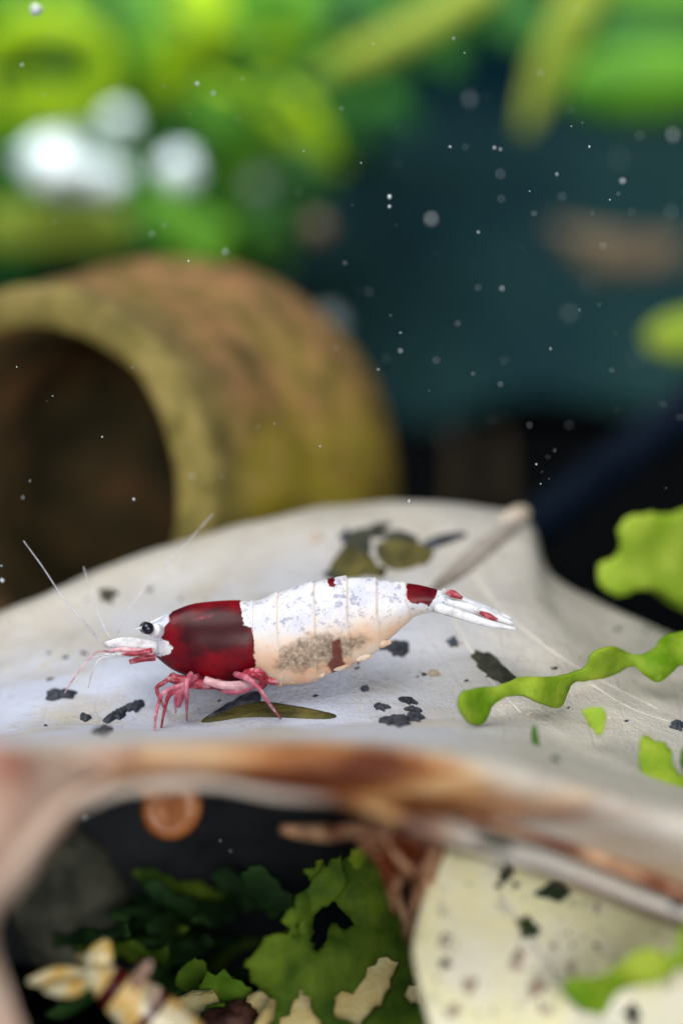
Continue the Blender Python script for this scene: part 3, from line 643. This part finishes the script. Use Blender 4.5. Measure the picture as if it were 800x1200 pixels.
# ---------------- second shrimp, bottom left ----------------
S2 = thing('shrimp', P(170, 1225, 9.2), 'pale shrimp with dark red bands under the leaf, only its tail half showing', 'shrimp')
k = NT('banded_pale_shell'); bf = k.attr('band'); nn_ = k.noise(8, 4)
c = k.ramp(nn_, [(.38, (.90, .50, .10)), (.50, (.92, .68, .28)), (.62, (.92, .84, .60))]); c = k.mix(k.mapr(k.math('ADD', bf, k.math('MULTIPLY', k.math('SUBTRACT', nn_, .5), .5)), .4, .6), c, (.09, .008, .008)); k.set(c, .3, .4, .4, .3); k.translucent(c, .25); M['pale_shell'] = k.m
def body2():
    D = 8.65; c = curve([(96, 1142, 6), (106, 1143, 12), (118, 1147, 18), (132, 1156, 24), (148, 1168, 29), (168, 1184, 33), (190, 1204, 35), (215, 1230, 36), (240, 1260, 32), (255, 1285, 20)], 10)
    seg = 36; vs = []; bd = []; L = len(c)
    pts = [P(q[0], q[1], D) for q in c]
    for i, p in enumerate(pts):
        t = (pts[min(i + 1, L - 1)] - pts[max(i - 1, 0)]).normalized(); s = CF.cross(t).normalized(); r = c[i][2] * PXS(D)
        ph = (i / 10.0) % 1; r *= .99 + .025 * ph ** 2
        for k_ in range(seg):
            a = 2 * math.pi * k_ / seg; vs.append(p + s * math.cos(a) * r + CF * math.sin(a) * r * .8)
            u = i / 10
            bd.append(1 if 2.55 < u < 3.45 else (1 if 5.0 < u < 5.45 else (1 if 7.3 < u < 8.2 else 0)))
    fs = [(i * seg + k_, i * seg + (k_ + 1) % seg, (i + 1) * seg + (k_ + 1) % seg, (i + 1) * seg + k_) for i in range(L - 1) for k_ in range(seg)]
    vs.append(pts[0]); vs.append(pts[-1]); bd += [0, 0]
    for k_ in range(seg): fs.append((len(vs) - 2, (k_ + 1) % seg, k_)); fs.append((len(vs) - 1, (L - 1) * seg + k_, (L - 1) * seg + (k_ + 1) % seg))
    build('body', vs, fs, M['pale_shell'], S2, attrs={'band': bd})
body2()
for pts, w in (([(104, 1147, 9.25), (84, 1146, 9.2), (60, 1146, 9.15), (33, 1150, 9.1)], [8, 12, 11, 2]), ([(112, 1146, 9.3), (114, 1130, 9.3), (120, 1115, 9.32), (126, 1102, 9.35)], [9, 15, 13, 3]), ([(106, 1146, 9.3), (102, 1136, 9.4), (98, 1126, 9.45), (90, 1122, 9.5)], [8, 9, 8, 3]),
               ([(102, 1150, 9.2), (88, 1158, 9.1), (70, 1160, 9.05), (52, 1158, 9.0)], [7, 9, 7, 2])):
    bl('tail_fan_blade', [(q[0], q[1], q[2] - .6) for q in pts], M['pale_shell'], S2, w, .03)
for pts, w in (([(158, 1164, 9.1), (162, 1148, 9.05), (170, 1136, 9.0), (177, 1126, 9.0)], [6, 7, 6, 1.5]), ([(178, 1178, 9.05), (182, 1166, 9.0), (184, 1156, 9.0)], [6, 5, 1.5])):
    bl('swimmeret', [(q[0], q[1], q[2] - .5) for q in pts], M['curl'], S2, w, .02)

# ---------------- clay pot ----------------
A = P(206, 578, 15.6); Bp = P(30, 578, 13.2); ax = (Bp - A).normalized(); s1 = ax.cross(Vector((0, 0, 1))).normalized(); s2 = s1.cross(ax).normalized()
def pot():
    HL = (Bp - A).length
    prof = [(-1.7, .02), (-1.66, .7), (-1.4, 1.35), (-.9, 1.85), (-.3, 2.16), (.2, 2.21), (.7, 2.13), (1.2, 1.94), (HL - .85, 1.84), (HL - .45, 1.74), (HL - .12, 1.70), (HL - .02, 1.66), (HL, 1.6), (HL, 1.46), (HL - .02, 1.39), (HL - .1, 1.34), (HL - .6, 1.31), (1.0, 1.4), (0, 1.6), (-.8, 1.4), (-1.3, .8), (-1.4, .02)]
    c = curve(prof, 5); seg = 96; vs = []; up = []; rim = []; ins = []
    for i, q in enumerate(c):
        for k_ in range(seg):
            a = 2 * math.pi * k_ / seg; d = s1 * math.cos(a) + s2 * math.sin(a); r = max(q[1], .005); p = A + ax * q[0] + d * r
            p = p + d * (.035 * nz(p, 1.2) + .012 * nz(p, 4, 3)); vs.append(p)
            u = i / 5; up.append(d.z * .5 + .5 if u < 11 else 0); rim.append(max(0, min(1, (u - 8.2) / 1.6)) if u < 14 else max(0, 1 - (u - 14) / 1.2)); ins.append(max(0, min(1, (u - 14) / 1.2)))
    fs = [(i * seg + k_, i * seg + (k_ + 1) % seg, (i + 1) * seg + (k_ + 1) % seg, (i + 1) * seg + k_) for i in range(len(c) - 1) for k_ in range(seg)]
    t = thing('clay_pot', A - Vector((0, 0, 2.1)), 'round algae-stained clay pot lying on its side, dark mouth towards us', 'pot')
    for nm, u0, u1 in (('body', 0, 9.2), ('rim', 9.2, 14.4), ('inner_wall', 14.4, 99)):
        sub = [f_ for f_ in fs if u0 <= (f_[0] // seg) / 5 < u1]; ids = sorted({i for f_ in sub for i in f_}); mp = {i: k_ for k_, i in enumerate(ids)}
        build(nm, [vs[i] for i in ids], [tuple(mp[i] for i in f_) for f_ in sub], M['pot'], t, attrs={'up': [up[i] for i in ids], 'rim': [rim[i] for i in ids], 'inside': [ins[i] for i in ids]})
pot()

# ---------------- fronds on the right ----------------
def frond(label, pieces, d_base, group=None):
    t = thing('liverwort_frond', d_base, label, 'water plant', group)
    for nm, outl, dfun, mat, kw in pieces: sheet(nm, outl, dfun, M[mat], t, **kw)
    return t
frond('wavy lobed green frond reaching left across the leaf behind the tail', [
    ('lobe', [(538, 822), (546, 812), (566, 808), (584, 806), (604, 799), (622, 795), (652, 794), (672, 790), (686, 784), (692, 768), (704, 760), (722, 758), (738, 766), (752, 768), (766, 758), (776, 746), (800, 740), (850, 735), (850, 772), (800, 776), (782, 784), (768, 796), (754, 792), (742, 782), (720, 792), (690, 798), (672, 802), (664, 816), (656, 830), (638, 826), (614, 816), (594, 818), (580, 828), (568, 848), (554, 850), (542, 838)],
     lambda x, y: 9.35 + (x - 540) * .0042, 'g_bright', dict(thick=.028, rag=1.2, step=7, amp=.2, nsc=1.6))], P(820, 800, 10.2))
frond('small rounded lime lobe poking up at the right under the long frond', [
    ('lobe', [(682, 834), (690, 829), (706, 830), (709, 842), (706, 856), (699, 861), (690, 850)], lambda x, y: 9.4, 'g_lime', dict(thick=.025, rag=2, step=5, amp=.05))], P(700, 862, 9.45))
frond('sharp green curved leaf at the right edge, notched like a tooth', [
    ('lobe', [(750, 866), (757, 863), (768, 869), (778, 871), (786, 882), (788, 896), (794, 906), (806, 914), (840, 916), (840, 938), (806, 936), (784, 932), (766, 924), (754, 910), (748, 888)], lambda x, y: 9.35 - (y - 866) * .005, 'g_bright', dict(thick=.028, rag=3, step=5, amp=.06)),
    ('lobe', [(797, 884), (806, 874), (830, 870), (840, 900), (810, 905), (798, 900)], lambda x, y: 9.35 - (y - 866) * .004, 'g_mid', dict(thick=.025, rag=2, step=6, amp=.05))], P(812, 930, 9.4))
frond('big soft pale green frond at the right above the dark gap', [
    ('lobe', [(700, 672), (708, 658), (722, 652), (724, 636), (722, 620), (734, 606), (756, 602), (778, 604), (800, 598), (850, 590), (850, 690), (812, 708), (786, 700), (768, 690), (744, 692), (724, 698), (708, 690)], lambda x, y: 11.7 + (x - 700) * .003, 'g_lime', dict(thick=.035, rag=4, step=9, amp=.2, nsc=1.2)),
    ('lobe', [(730, 660), (770, 640), (820, 650), (850, 690), (850, 725), (800, 715), (760, 690)], lambda x, y: 12.1, 'g_bright', dict(thick=.035, rag=4, step=9, amp=.2, nsc=1.2))], P(830, 720, 12.1))
frond('green wavy frond at the lower right corner over the speckled leaf', [
    ('lobe', [(660, 1162), (668, 1152), (688, 1150), (704, 1146), (718, 1132), (736, 1118), (752, 1110), (768, 1114), (786, 1116), (792, 1098), (796, 1086), (820, 1078), (850, 1075), (850, 1130), (816, 1134), (792, 1132), (778, 1146), (760, 1152), (740, 1154), (724, 1164), (714, 1184), (702, 1194), (686, 1188), (670, 1178)], lambda x, y: 8.12 - (x - 660) * .0010, 'g_bright', dict(thick=.028, rag=3, step=7, amp=.16, nsc=1.6))], P(830, 1150, 8.6))
frond('thin dark green sprig standing on the leaf left of the notched leaf', [
    ('lobe', [(623, 853), (627, 850), (630, 862), (632, 880), (631, 898), (627, 882), (623, 868)], lambda x, y: 9.1, 'g_mid', dict(thick=.03, step=4, amp=.03))], P(629, 898, 9.1))
frond('faint grey green sprig beside the thin dark green sprig', [
    ('lobe', [(644, 890), (652, 886), (658, 898), (660, 912), (652, 910), (647, 902)], lambda x, y: 8.7, 'g_deep', dict(thick=.03, step=5, amp=.03))], P(655, 912, 8.7))

# ---------------- plants in the hollow under the leaf ----------------
t = thing('liverwort_frond', P(400, 1230, 9.6), 'broad olive green frond with ragged holes inside the hollow under the leaf', 'water plant')
sheet('lobe', [(404, 1008), (412, 998), (424, 992), (436, 1000), (446, 1020), (458, 1045), (470, 1070), (480, 1095), (486, 1120), (484, 1145), (494, 1165), (505, 1185), (505, 1240), (290, 1240), (320, 1200), (318, 1170), (300, 1150), (290, 1130), (300, 1110), (318, 1092), (336, 1086), (330, 1070), (345, 1060), (352, 1046), (362, 1034), (360, 1020), (376, 1008), (384, 1024), (394, 1022)],
      lambda x, y: 9.6 + (x - 400) * .001 - (y - 1000) * .001, M['h_mid'], t, .045, 9, holes=[[(366, 1072), (378, 1056), (392, 1062), (412, 1082), (412, 1094), (392, 1094), (380, 1104), (370, 1118), (360, 1108), (364, 1090)], [(340, 1084), (350, 1080), (352, 1094), (342, 1098)], [(432, 1140), (448, 1124), (466, 1128), (462, 1150), (446, 1176), (424, 1194), (396, 1192), (392, 1166), (412, 1160)], [(344, 1176), (356, 1160), (366, 1176), (376, 1210), (340, 1215), (330, 1200)], [(476, 1160), (490, 1150), (492, 1176), (478, 1176)]], amp=.2, nsc=1.8, rag=7)
for outl, d, m in (([(386, 1012), (400, 1010), (408, 1030), (396, 1050), (372, 1070), (352, 1066), (360, 1042), (372, 1030)], 9.45, 'h_mid'), ([(284, 1026), (292, 1014), (306, 1014), (324, 1030), (340, 1046), (350, 1062), (330, 1072), (306, 1062), (288, 1048)], 10.4, 'h_deep'),
                   ([(300, 1120), (330, 1090), (352, 1092), (350, 1150), (326, 1180), (300, 1150)], 9.4, 'h_mid'), ([(410, 1002), (424, 994), (432, 1004), (424, 1018), (412, 1020)], 9.3, 'g_bright')):
    sheet('lobe', outl, (lambda dd: lambda x, y: dd + (y - 1050) * .001)(d), M[m], t, .03, 7, amp=.14, nsc=2, rag=7)
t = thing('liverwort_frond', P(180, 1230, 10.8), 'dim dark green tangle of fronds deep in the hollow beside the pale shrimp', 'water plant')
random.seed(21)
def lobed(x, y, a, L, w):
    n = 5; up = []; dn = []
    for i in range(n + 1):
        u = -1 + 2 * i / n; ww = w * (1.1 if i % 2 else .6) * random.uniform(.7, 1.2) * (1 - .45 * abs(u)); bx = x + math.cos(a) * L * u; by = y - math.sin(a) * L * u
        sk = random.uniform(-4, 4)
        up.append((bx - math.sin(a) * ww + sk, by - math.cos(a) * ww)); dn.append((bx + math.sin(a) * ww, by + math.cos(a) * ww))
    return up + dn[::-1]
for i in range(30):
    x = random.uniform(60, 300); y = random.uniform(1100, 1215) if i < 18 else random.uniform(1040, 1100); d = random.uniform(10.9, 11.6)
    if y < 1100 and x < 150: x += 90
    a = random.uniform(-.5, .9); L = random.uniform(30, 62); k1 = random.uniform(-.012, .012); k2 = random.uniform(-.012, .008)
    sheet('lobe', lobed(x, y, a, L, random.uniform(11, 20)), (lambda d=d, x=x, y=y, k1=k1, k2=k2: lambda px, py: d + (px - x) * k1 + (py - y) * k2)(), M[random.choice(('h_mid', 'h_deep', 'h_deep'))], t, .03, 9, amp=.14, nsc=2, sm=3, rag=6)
t = thing('liverwort_frond', P(262, 1215, 9.8), 'light green frond low in the hollow between the pale shrimp and olive frond', 'water plant')
for outl, d in (([(230, 1160), (246, 1140), (270, 1138), (285, 1150), (300, 1160), (292, 1180), (262, 1180), (240, 1190)], 9.9), ([(205, 1150), (222, 1128), (240, 1130), (242, 1156), (222, 1172)], 10.2), ([(240, 1185), (270, 1180), (300, 1196), (290, 1230), (240, 1230)], 9.7)):
    sheet('lobe', outl, (lambda dd: lambda x, y: dd)(d), M['h_light'], t, .03, 7, amp=.16, nsc=2, rag=9)
# pale litter on the floor behind the frond
for outl, d, lab in (([(330, 1150), (380, 1120), (450, 1110), (505, 1140), (520, 1230), (300, 1240)], 9.66, 'pale yellow leaf litter seen through the holes of the olive frond'), ([(200, 1180), (226, 1166), (250, 1168), (262, 1190), (236, 1204)], 9.9, 'small pale litter flake left of the olive frond near the floor'),
                    ([(286, 1176), (310, 1160), (336, 1176), (330, 1215), (290, 1220)], 9.8, 'pale litter flake low beside the brown crumb in the hollow')):
    lf_ = thing('leaf_litter', P(outl[0][0], 1240, d), lab, 'leaf'); sheet('blade', outl, (lambda dd: lambda x, y: dd - (y - 1150) * .004)(d), M['yellow'], lf_, .04, 9, amp=.1, rag=4)
v, f = ball_geo(P(272, 1197, 9.6), .13, 18, 12, (1.3, 1, .7), .5, 2); tag(build('debris_crumb', v, f, M['vein_dark'], loc=P(268, 1205, 9.6)), 'dark brown crumb of debris at the bottom below the light green frond', 'debris')
v, f = ball_geo(P(84, 1062, 11.6), .44, 28, 18, (.9, .9, 1.1), .22, 6); tag(build('stone', v, f, M['rock'], loc=P(84, 1120, 11.6)), 'grey olive stone in the left of the hollow above the pale shrimp', 'stone')
v, f = ball_geo(P(285, 1075, 12.1), 1.25, 40, 26, (1.55, .35, 1.05), .2, 9); tag(build('stone', v, f, M['rock_dark'], loc=P(285, 1220, 12.1)), 'dark slate stone closing the back of the hollow behind the snail', 'stone')  # unseen slab added so the back of the hollow stays dark

# ---------------- round snail under the rim ----------------
def snail():
    t = thing('snail', P(197, 998, 8.9), 'round rusty orange snail hanging under the front rim', 'snail')
    c0 = P(197, 948, 8.95); k1 = PXS(8.95); pts = []; rad = []
    turns = 3.1
    N = 150
    for i in range(N):
        u = i / (N - 1); th = turns * 2 * math.pi * u + 2.0; R_ = 2.5 + 28 * u ** 1.35; r_ = 2.2 + 15.5 * u ** 1.2
        pts.append(c0 + (CR * math.cos(th) + CU * math.sin(th)) * (R_ * k1) + CF * (.0)); rad.append(r_ * k1)
    v, f = tube_geo(pts, rad, 16); build('shell', v, f, M['shell'], t)
    tube('foot', [(170, 912, 8.75, 6), (190, 908, 8.7, 10), (215, 906, 8.7, 10), (240, 912, 8.75, 4)], M['rust'], t, 5, 10)
snail()

# ---------------- plants at the back, top ----------------
FAR = 1.15
def far(c): return [(q[0], q[1], q[2] * FAR, *q[3:]) for q in c]
def plant(label, loc, stem=None):
    t = thing('stem_plant', loc, label, 'water plant')
    if stem: tube('stem', far(stem), M['stem'], t, 5, 8)
    return t
pa = plant('bright yellow green bushy plant in the upper left background', P(120, 330, 36), [(120, 330, 24, 7), (130, 200, 24.5, 7), (150, 80, 25, 6), (160, -60, 25, 5)])
for c, w, m in (([(-40, 75, 23), (10, 45, 22.6), (60, 30, 22.4), (110, 50, 22.5), (122, 90, 22.6), (95, 118, 22.7), (40, 122, 22.9), (-30, 118, 23.2)], [12, 22, 22, 18, 20, 24, 30, 20], 'g_yellow'),
                ([(-40, 160, 23.5), (20, 145, 23), (80, 125, 23), (130, 95, 23.4)], [20, 34, 30, 8], 'g_leaf'), ([(190, 120, 24), (215, 60, 23.6), (235, 15, 23.5), (240, -50, 23.6)], [12, 34, 36, 20], 'g_yellow'),
                ([(140, 140, 24.5), (165, 80, 24), (170, 20, 24), (160, -40, 24.2)], [14, 34, 36, 24], 'g_leaf'), ([(60, -40, 24), (90, 10, 23.8), (85, 60, 23.8), (60, 80, 24)], [16, 24, 22, 6], 'g_leaf'), ([(0, -40, 23.8), (10, 20, 23.6), (0, 60, 23.6)], [30, 26, 10], 'g_leaf'),
                ([(100, 225, 25), (160, 240, 24.5), (220, 270, 24.2), (250, 320, 24)], [14, 34, 32, 10], 'g_leaf'), ([(-20, 270, 24), (40, 262, 23.8), (110, 262, 23.8), (170, 275, 24)], [24, 30, 30, 10], 'g_olive')):
    bl('leaf', far(c), M[m], pa, w, .05, n=6)
pb = plant('leafy green plant with one curved bright leaf at upper centre left', P(330, 330, 39), [(330, 330, 26, 6), (320, 200, 26, 6), (330, 60, 26, 5), (335, -60, 26, 4)])
for c, w, m in (([(300, 95, 24.4), (325, 120, 24.2), (355, 148, 24.2), (400, 200, 24.5)], [12, 27, 27, 8], 'g_yellow'), ([(345, -50, 24.6), (352, 0, 24.5), (345, 50, 24.5), (320, 90, 24.6)], [24, 28, 24, 8], 'g_leaf'),
                ([(250, -30, 25), (280, 40, 25), (290, 100, 25)], [30, 40, 12], 'g_leaf'), ([(225, 90, 25), (260, 130, 24.8), (285, 180, 24.8), (300, 240, 25)], [10, 36, 38, 12], 'g_leaf'), ([(400, -30, 26), (440, 20, 26), (480, 90, 26)], [30, 44, 14], 'g_dark'),
                ([(300, 180, 26), (340, 215, 26), (360, 270, 26)], [20, 40, 16], 'g_dark'), ([(230, 300, 25.5), (290, 270, 25.3), (340, 275, 25.5)], [14, 28, 8], 'g_leaf')):
    bl('leaf', far(c), M[m], pb, w, .05, n=6)
pc = plant('plant with long slanting olive blades hanging at the top centre', P(600, -120, 34.5))
for c, w, m in (([(360, 95, 23.2), (420, 66, 22.8), (490, 32, 22.6), (580, -25, 22.6)], [4, 17, 20, 20], 'g_olive'), ([(700, -40, 22.6), (670, 25, 22.5), (640, 90, 22.6), (612, 158, 22.8)], [26, 25, 21, 5], 'g_olive'), ([(560, -40, 25), (600, 10, 25), (640, 60, 25)], [34, 44, 14], 'g_dark'),
                ([(480, -40, 25.5), (520, 20, 25.5), (530, 90, 25.6)], [30, 38, 12], 'g_dark')):
    bl('leaf', far(c), M[m], pc, w, .05, n=6)
pd = plant('broad soft green leaves at the top right corner of the water', P(860, 160, 37))
for c, w, m in (([(640, 85, 24.6), (700, 95, 24.2), (770, 95, 24), (860, 90, 24)], [10, 42, 46, 40], 'g_leaf'), ([(680, 30, 25), (750, 40, 25), (850, 30, 25)], [14, 34, 30], 'g_dark'), ([(720, -20, 25), (780, -5, 25), (860, -15, 25)], [14, 24, 24], 'g_leaf')):
    bl('leaf', far(c), M[m], pd, w, .05, n=6)
pe = plant('single pale green leaf tip entering at the right edge in mid water', P(860, 420, 19))
bl('leaf', [(758, 402, 19), (778, 395, 18.9), (800, 392, 18.8), (870, 385, 18.8)], M['g_lime'], pe, [10, 22, 27, 25], .05)
random.seed(17); cnt = 0
while cnt < 70:
    x = random.uniform(-20, 470); y = random.uniform(-20, 300)
    if x > 380 + (250 - y) * .45 or (x > 330 and y > 230) or (20 < x < 240 and 140 < y < 240): continue
    d = random.uniform(23, 25.5); a = random.uniform(-1.2, 1.9); L = random.uniform(22, 42); w = random.uniform(6, 12); dx, dy = math.cos(a) * L, math.sin(a) * L
    bl('leaf', far([(x - dx, y + dy, d), (x - dx * .2 + random.uniform(-5, 5), y + dy * .2, d - .3), (x + dx * .5, y - dy * .5, d - .2), (x + dx, y - dy + random.uniform(-8, 8), d + .2)]), M[random.choice(('g_leaf', 'g_dark', 'g_dark', 'g_dark', 'g_yellow' if y < 150 else 'g_leaf'))], pb if x > 230 else pa, [w * .3, w, w * .8, w * .15], .04, side=Vector((random.uniform(-.5, .5), -1, random.uniform(-.2, .7))).normalized(), n=3, seg=4); cnt += 1
# denser, darker foliage behind
pf = plant('dense dark green foliage filling the upper left behind the bright leaves', P(150, 400, 44))
random.seed(5); cnt = 0
while cnt < 130:
    x = random.uniform(-80, 540); y = random.uniform(-60, 310)
    if x > 400 + (280 - y) * .62 or (x > 330 and y > 230): continue
    d = random.uniform(32, 38); a = random.uniform(0, math.pi); L = random.uniform(40, 70); w = random.uniform(18, 34)
    dx, dy = math.cos(a) * L, math.sin(a) * L
    m = random.choice(('g_dark', 'g_dark', 'g_leaf')) if x < 330 and y < 240 else 'g_dark'
    tilt = Vector((random.uniform(-.6, .6), -1, random.uniform(-.2, .9)))
    bl('leaf', [(x - dx, y - dy, d), (x - dx * .2, y - dy * .3 + random.uniform(-8, 8), d - .5), (x + dx * .5, y + dy * .5, d - .3), (x + dx, y + dy, d + .4)], M[m], pf, [w * .3, w, w * .8, w * .15], .05, side=tilt.normalized(), n=3, seg=4); cnt += 1

# ---------------- far things ----------------
for (x, y, rx, rz, d, lab) in ((70, 190, 56, 46, 23.2, 'largest silvery white bubble blur in the upper left foliage'), (118, 212, 40, 30, 23.4, 'pale bubble blur touching the right side of the largest one'), (140, 148, 24, 26, 24.2, 'smaller faint bubble blur above right of the largest one'), (210, 200, 27, 31, 23.4, 'separate oval white bubble blur below the bright centre leaf'), (303, 218, 18, 18, 24.5, 'dim teal bubble blur right of the oval white one')):
    d *= FAR; v, f = ball_geo(P(x, y, d), PXS(d), 20, 14, (rx * .78, rx * .55, rz * .78), .35, x); tag(build('bubble', v, f, M['bubble'] if x < 300 else M['speck_grey'], loc=P(x, y, d)), lab, 'bubble', 'silvery bubbles among the upper left leaves')  # pale balls added in place of blurred light between the leaves
for (x, y, r, d, m, lab) in ((385, 380, 18, 22, 'speck_grey', 'round greenish blur floating just right of the clay pot'), (372, 268, 16, 23, 'brown_far', 'round brownish blur floating above the clay pot')):
    v, f = ball_geo(P(x, y, d), PXS(d) * r, 18, 12, (1, .8, 1), .1, x); tag(build('floating_particle', v, f, M[m], loc=P(x, y, d)), lab, 'particle')
t = thing('leaf_fragment', P(720, 330, 30), 'brownish leaf fragment drifting blurred in the dark water at right', 'leaf')
sheet('blade', [(645, 262), (690, 268), (740, 274), (785, 278), (800, 296), (780, 316), (740, 322), (700, 325), (676, 305)], lambda x, y: 30 + (x - 700) * .01, M['brown_far'], t, .1, 14, amp=.3, nsc=.6)
# teal stone mound behind
def mound():
    vs = []; fs = []; nx, ny = 60, 24
    for j in range(ny + 1):
        for i in range(nx + 1):
            x = -14 + 60 * i / nx; y = 36 + 26 * j / ny; u = j / ny
            h = (6.2 + 2.2 * (1 / (1 + math.exp(-(x - 6) / 5)))) * math.sin(math.pi * min(1, u * 1.1 + .02) / 1.2) + 1.5 * nz((x, y, 0), .12) + .8 * nz((x, y, 5), .35)
            vs.append(Vector((x, y, max(-.3, h))))
    for j in range(ny):
        for i in range(nx):
            a = j * (nx + 1) + i; fs.append((a, a + 1, a + nx + 2, a + nx + 1))
    return build('stone', vs, fs, M['teal_rock'], loc=(10, 40, 0))
tag(mound(), 'low teal grey stone mound blurred against the dark back wall', 'stone')
tag(tube('rod', [(600, 640, 16, 26), (660, 590, 17, 26), (730, 535, 18, 26), (840, 450, 19, 26)], M['rod'], None, 6, 14, loc=P(600, 640, 16)), 'blurred dark blue rod slanting up right behind the leaf', 'rod')
for x, w, lab in ((534, 8, 'dim brown upright stem left of its twin in the dark gap'), (586, 8, 'dim brown upright stem right of its twin in the dark gap')):
    tag(tube('stem', [(x, 600, 26, w), (x + 2, 550, 26, w), (x - 2, 505, 26, w * .7)], M['stem_dim'], None, 5, 8, loc=P(x, 600, 26)), lab, 'plant stem')

# ---------------- specks drifting in the water ----------------
def speck(x, y, r, d, lab, m='speck', group='white specks drifting in the water'):
    c = P(x, y, d); v, f = ball_geo(c, r * PXS(d), 8, 6, (random.uniform(.6, 1.25), 1, random.uniform(.6, 1.3)), .45, x + y)
    return tag(build('water_speck', v, f, M[m], loc=c), lab, 'speck', group)
def where(x, y):
    if y > 900: return 'floating in the dark hollow under the leaf'
    if x < 430 and y > 430: return 'before the lower half of the clay pot' if x > 200 else 'before the dark mouth of the clay pot'
    if x < 430 and y > 300: return 'before the upper curve of the clay pot'
    if x < 200: return 'before the foliage round the white bubble blurs' if y > 130 else 'before the yellow green leaves at top left'
    if x < 400: return 'before the curved bright leaf at upper centre' if y < 230 else 'just above the clay pot top'
    if y < 130: return 'before the slanting olive blades at top centre' if x < 640 else 'before the broad green leaves at top right'
    if y > 440: return 'in the black gap between pot and dark rod' if x < 640 else 'by the dark blue slanting rod'
    if x < 520: return 'in teal water just right of the clay pot' if y > 260 else 'in dark water right of the upper left foliage'
    if x < 640: return 'in dark water under the hanging olive blade tip' if y < 260 else 'in teal water left of the brownish drifting fragment'
    return 'in dark water above the brownish drifting fragment' if y < 260 else ('right over the brownish drifting fragment' if y < 325 else 'in teal water below the brownish drifting fragment')
for x, y, r, d, lab in ((505, 257, 5.0, 12.2, 'largest blurred white speck in the dark teal water'), (785, 248, 4.5, 12.4, 'blurred grey speck at the right edge of the dark water'), (666, 367, 5, 13.2, 'faint round speck low in the teal water'), (788, 158, 4, 12.4, 'faint speck by the right edge under the green leaf'),
                        (42, 11, 6, 9.0, 'bright glinting speck at the top left corner'), (550, 116, 4.5, 13, 'faint soft speck below the slanting olive blade'), (100, 958, 3.5, 9.1, 'elongated white speck at the left inside the hollow'), (456, 242, 3, 10.3, 'lower speck of the bright pair left of the largest speck'), (456, 231, 2.4, 10.3, 'upper speck of the bright pair left of the largest speck')):
    speck(x, y, r, d, lab, 'speck' if r < 4.2 or x in (505, 42) else 'speck_grey')
SP = [(658, 230, 3), (729, 212, 3), (579, 173, 2.4), (586, 175, 2.4), (588, 338, 2.4), (511, 422, 3), (469, 411, 2.6), (432, 342, 2), (404, 308, 2.2), (628, 544, 2.4), (652, 204, 2), (669, 129, 2), (669, 148, 1.6), (544, 62, 2), (531, 45, 1.8), (633, 85, 2.2), (479, 587, 2.8), (706, 288, 2),
      (620, 498, 1.8), (590, 423, 1.6), (443, 433, 1.8), (560, 272, 2.2), (714, 234, 1.8), (796, 489, 2), (777, 474, 2), (545, 172, 2.2), (527, 172, 1.8), (586, 204, 1.8), (587, 233, 1.8), (620, 224, 1.6), (740, 248, 1.4), (749, 159, 1.8), (690, 172, 2.2), (625, 250, 1.8), (633, 567, 1.6), (560, 337, 1.4), (536, 379, 1.4), (469, 390, 1.4), (452, 420, 1.6), (554, 438, 1.8), (586, 450, 1.3),
      (250, 109, 3), (231, 98, 2.4), (264, 295, 2.6), (192, 264, 2.4), (178, 274, 2.4), (26, 76, 2.2), (284, 92, 1.6), (437, 51, 1.6), (283, 32, 1.6), (192, 101, 2), (65, 259, 1.8), (400, 127, 1.8), (356, 177, 1.8), (279, 139, 1.6), (423, 191, 1.6), (221, 306, 2), (157, 585, 2), (62, 464, 1.6), (27, 583, 2), (225, 558, 1.8), (260, 558, 1.6), (302, 500, 1.6), (375, 523, 1.8), (20, 430, 1.4), (120, 512, 1.4), (3, 680, 3), (11, 729, 2), (2, 663, 2), (270, 997, 3), (258, 985, 2), (405, 420, 1.6), (350, 640 - 280, 1.5)]
random.seed(11)
for x, y, r, d, lab in ((725, 186, 3.2, 15, 'soft faint disc of a speck upper right of the dark water'), (690, 330, 2.6, 14.5, 'soft faint disc of a speck below the brownish drifting fragment'), (745, 420, 2.6, 14, 'soft faint disc of a speck left of the pale leaf tip')):
    speck(x, y, r, d, lab, 'speck_grey')
for i in range(110):
    x = random.uniform(5, 795); y = random.uniform(10, 585)
    if random.random() > (.9 if x > 400 else .45): continue
    SP.append((x, y, random.uniform(.6, 1.3)))
for i, (x, y, r) in enumerate(SP):
    r *= random.choice((.45, .55, .66, .75)); d = random.uniform(8.9, 11.6) if y < 560 else random.uniform(9.3, 10.2)
    if y > 900: d = 9.4
    m = random.choice(('speck', 'speck_grey')) if i >= 67 else 'speck'
    size = ('small ' if r > 1.35 else 'tiny ' if r > .85 else 'pinprick ') + ('faint ' if m == 'speck_grey' else 'white ')
    speck(x, y, r, d, size + 'speck drifting ' + where(x, y).replace('floating ', ''), m)
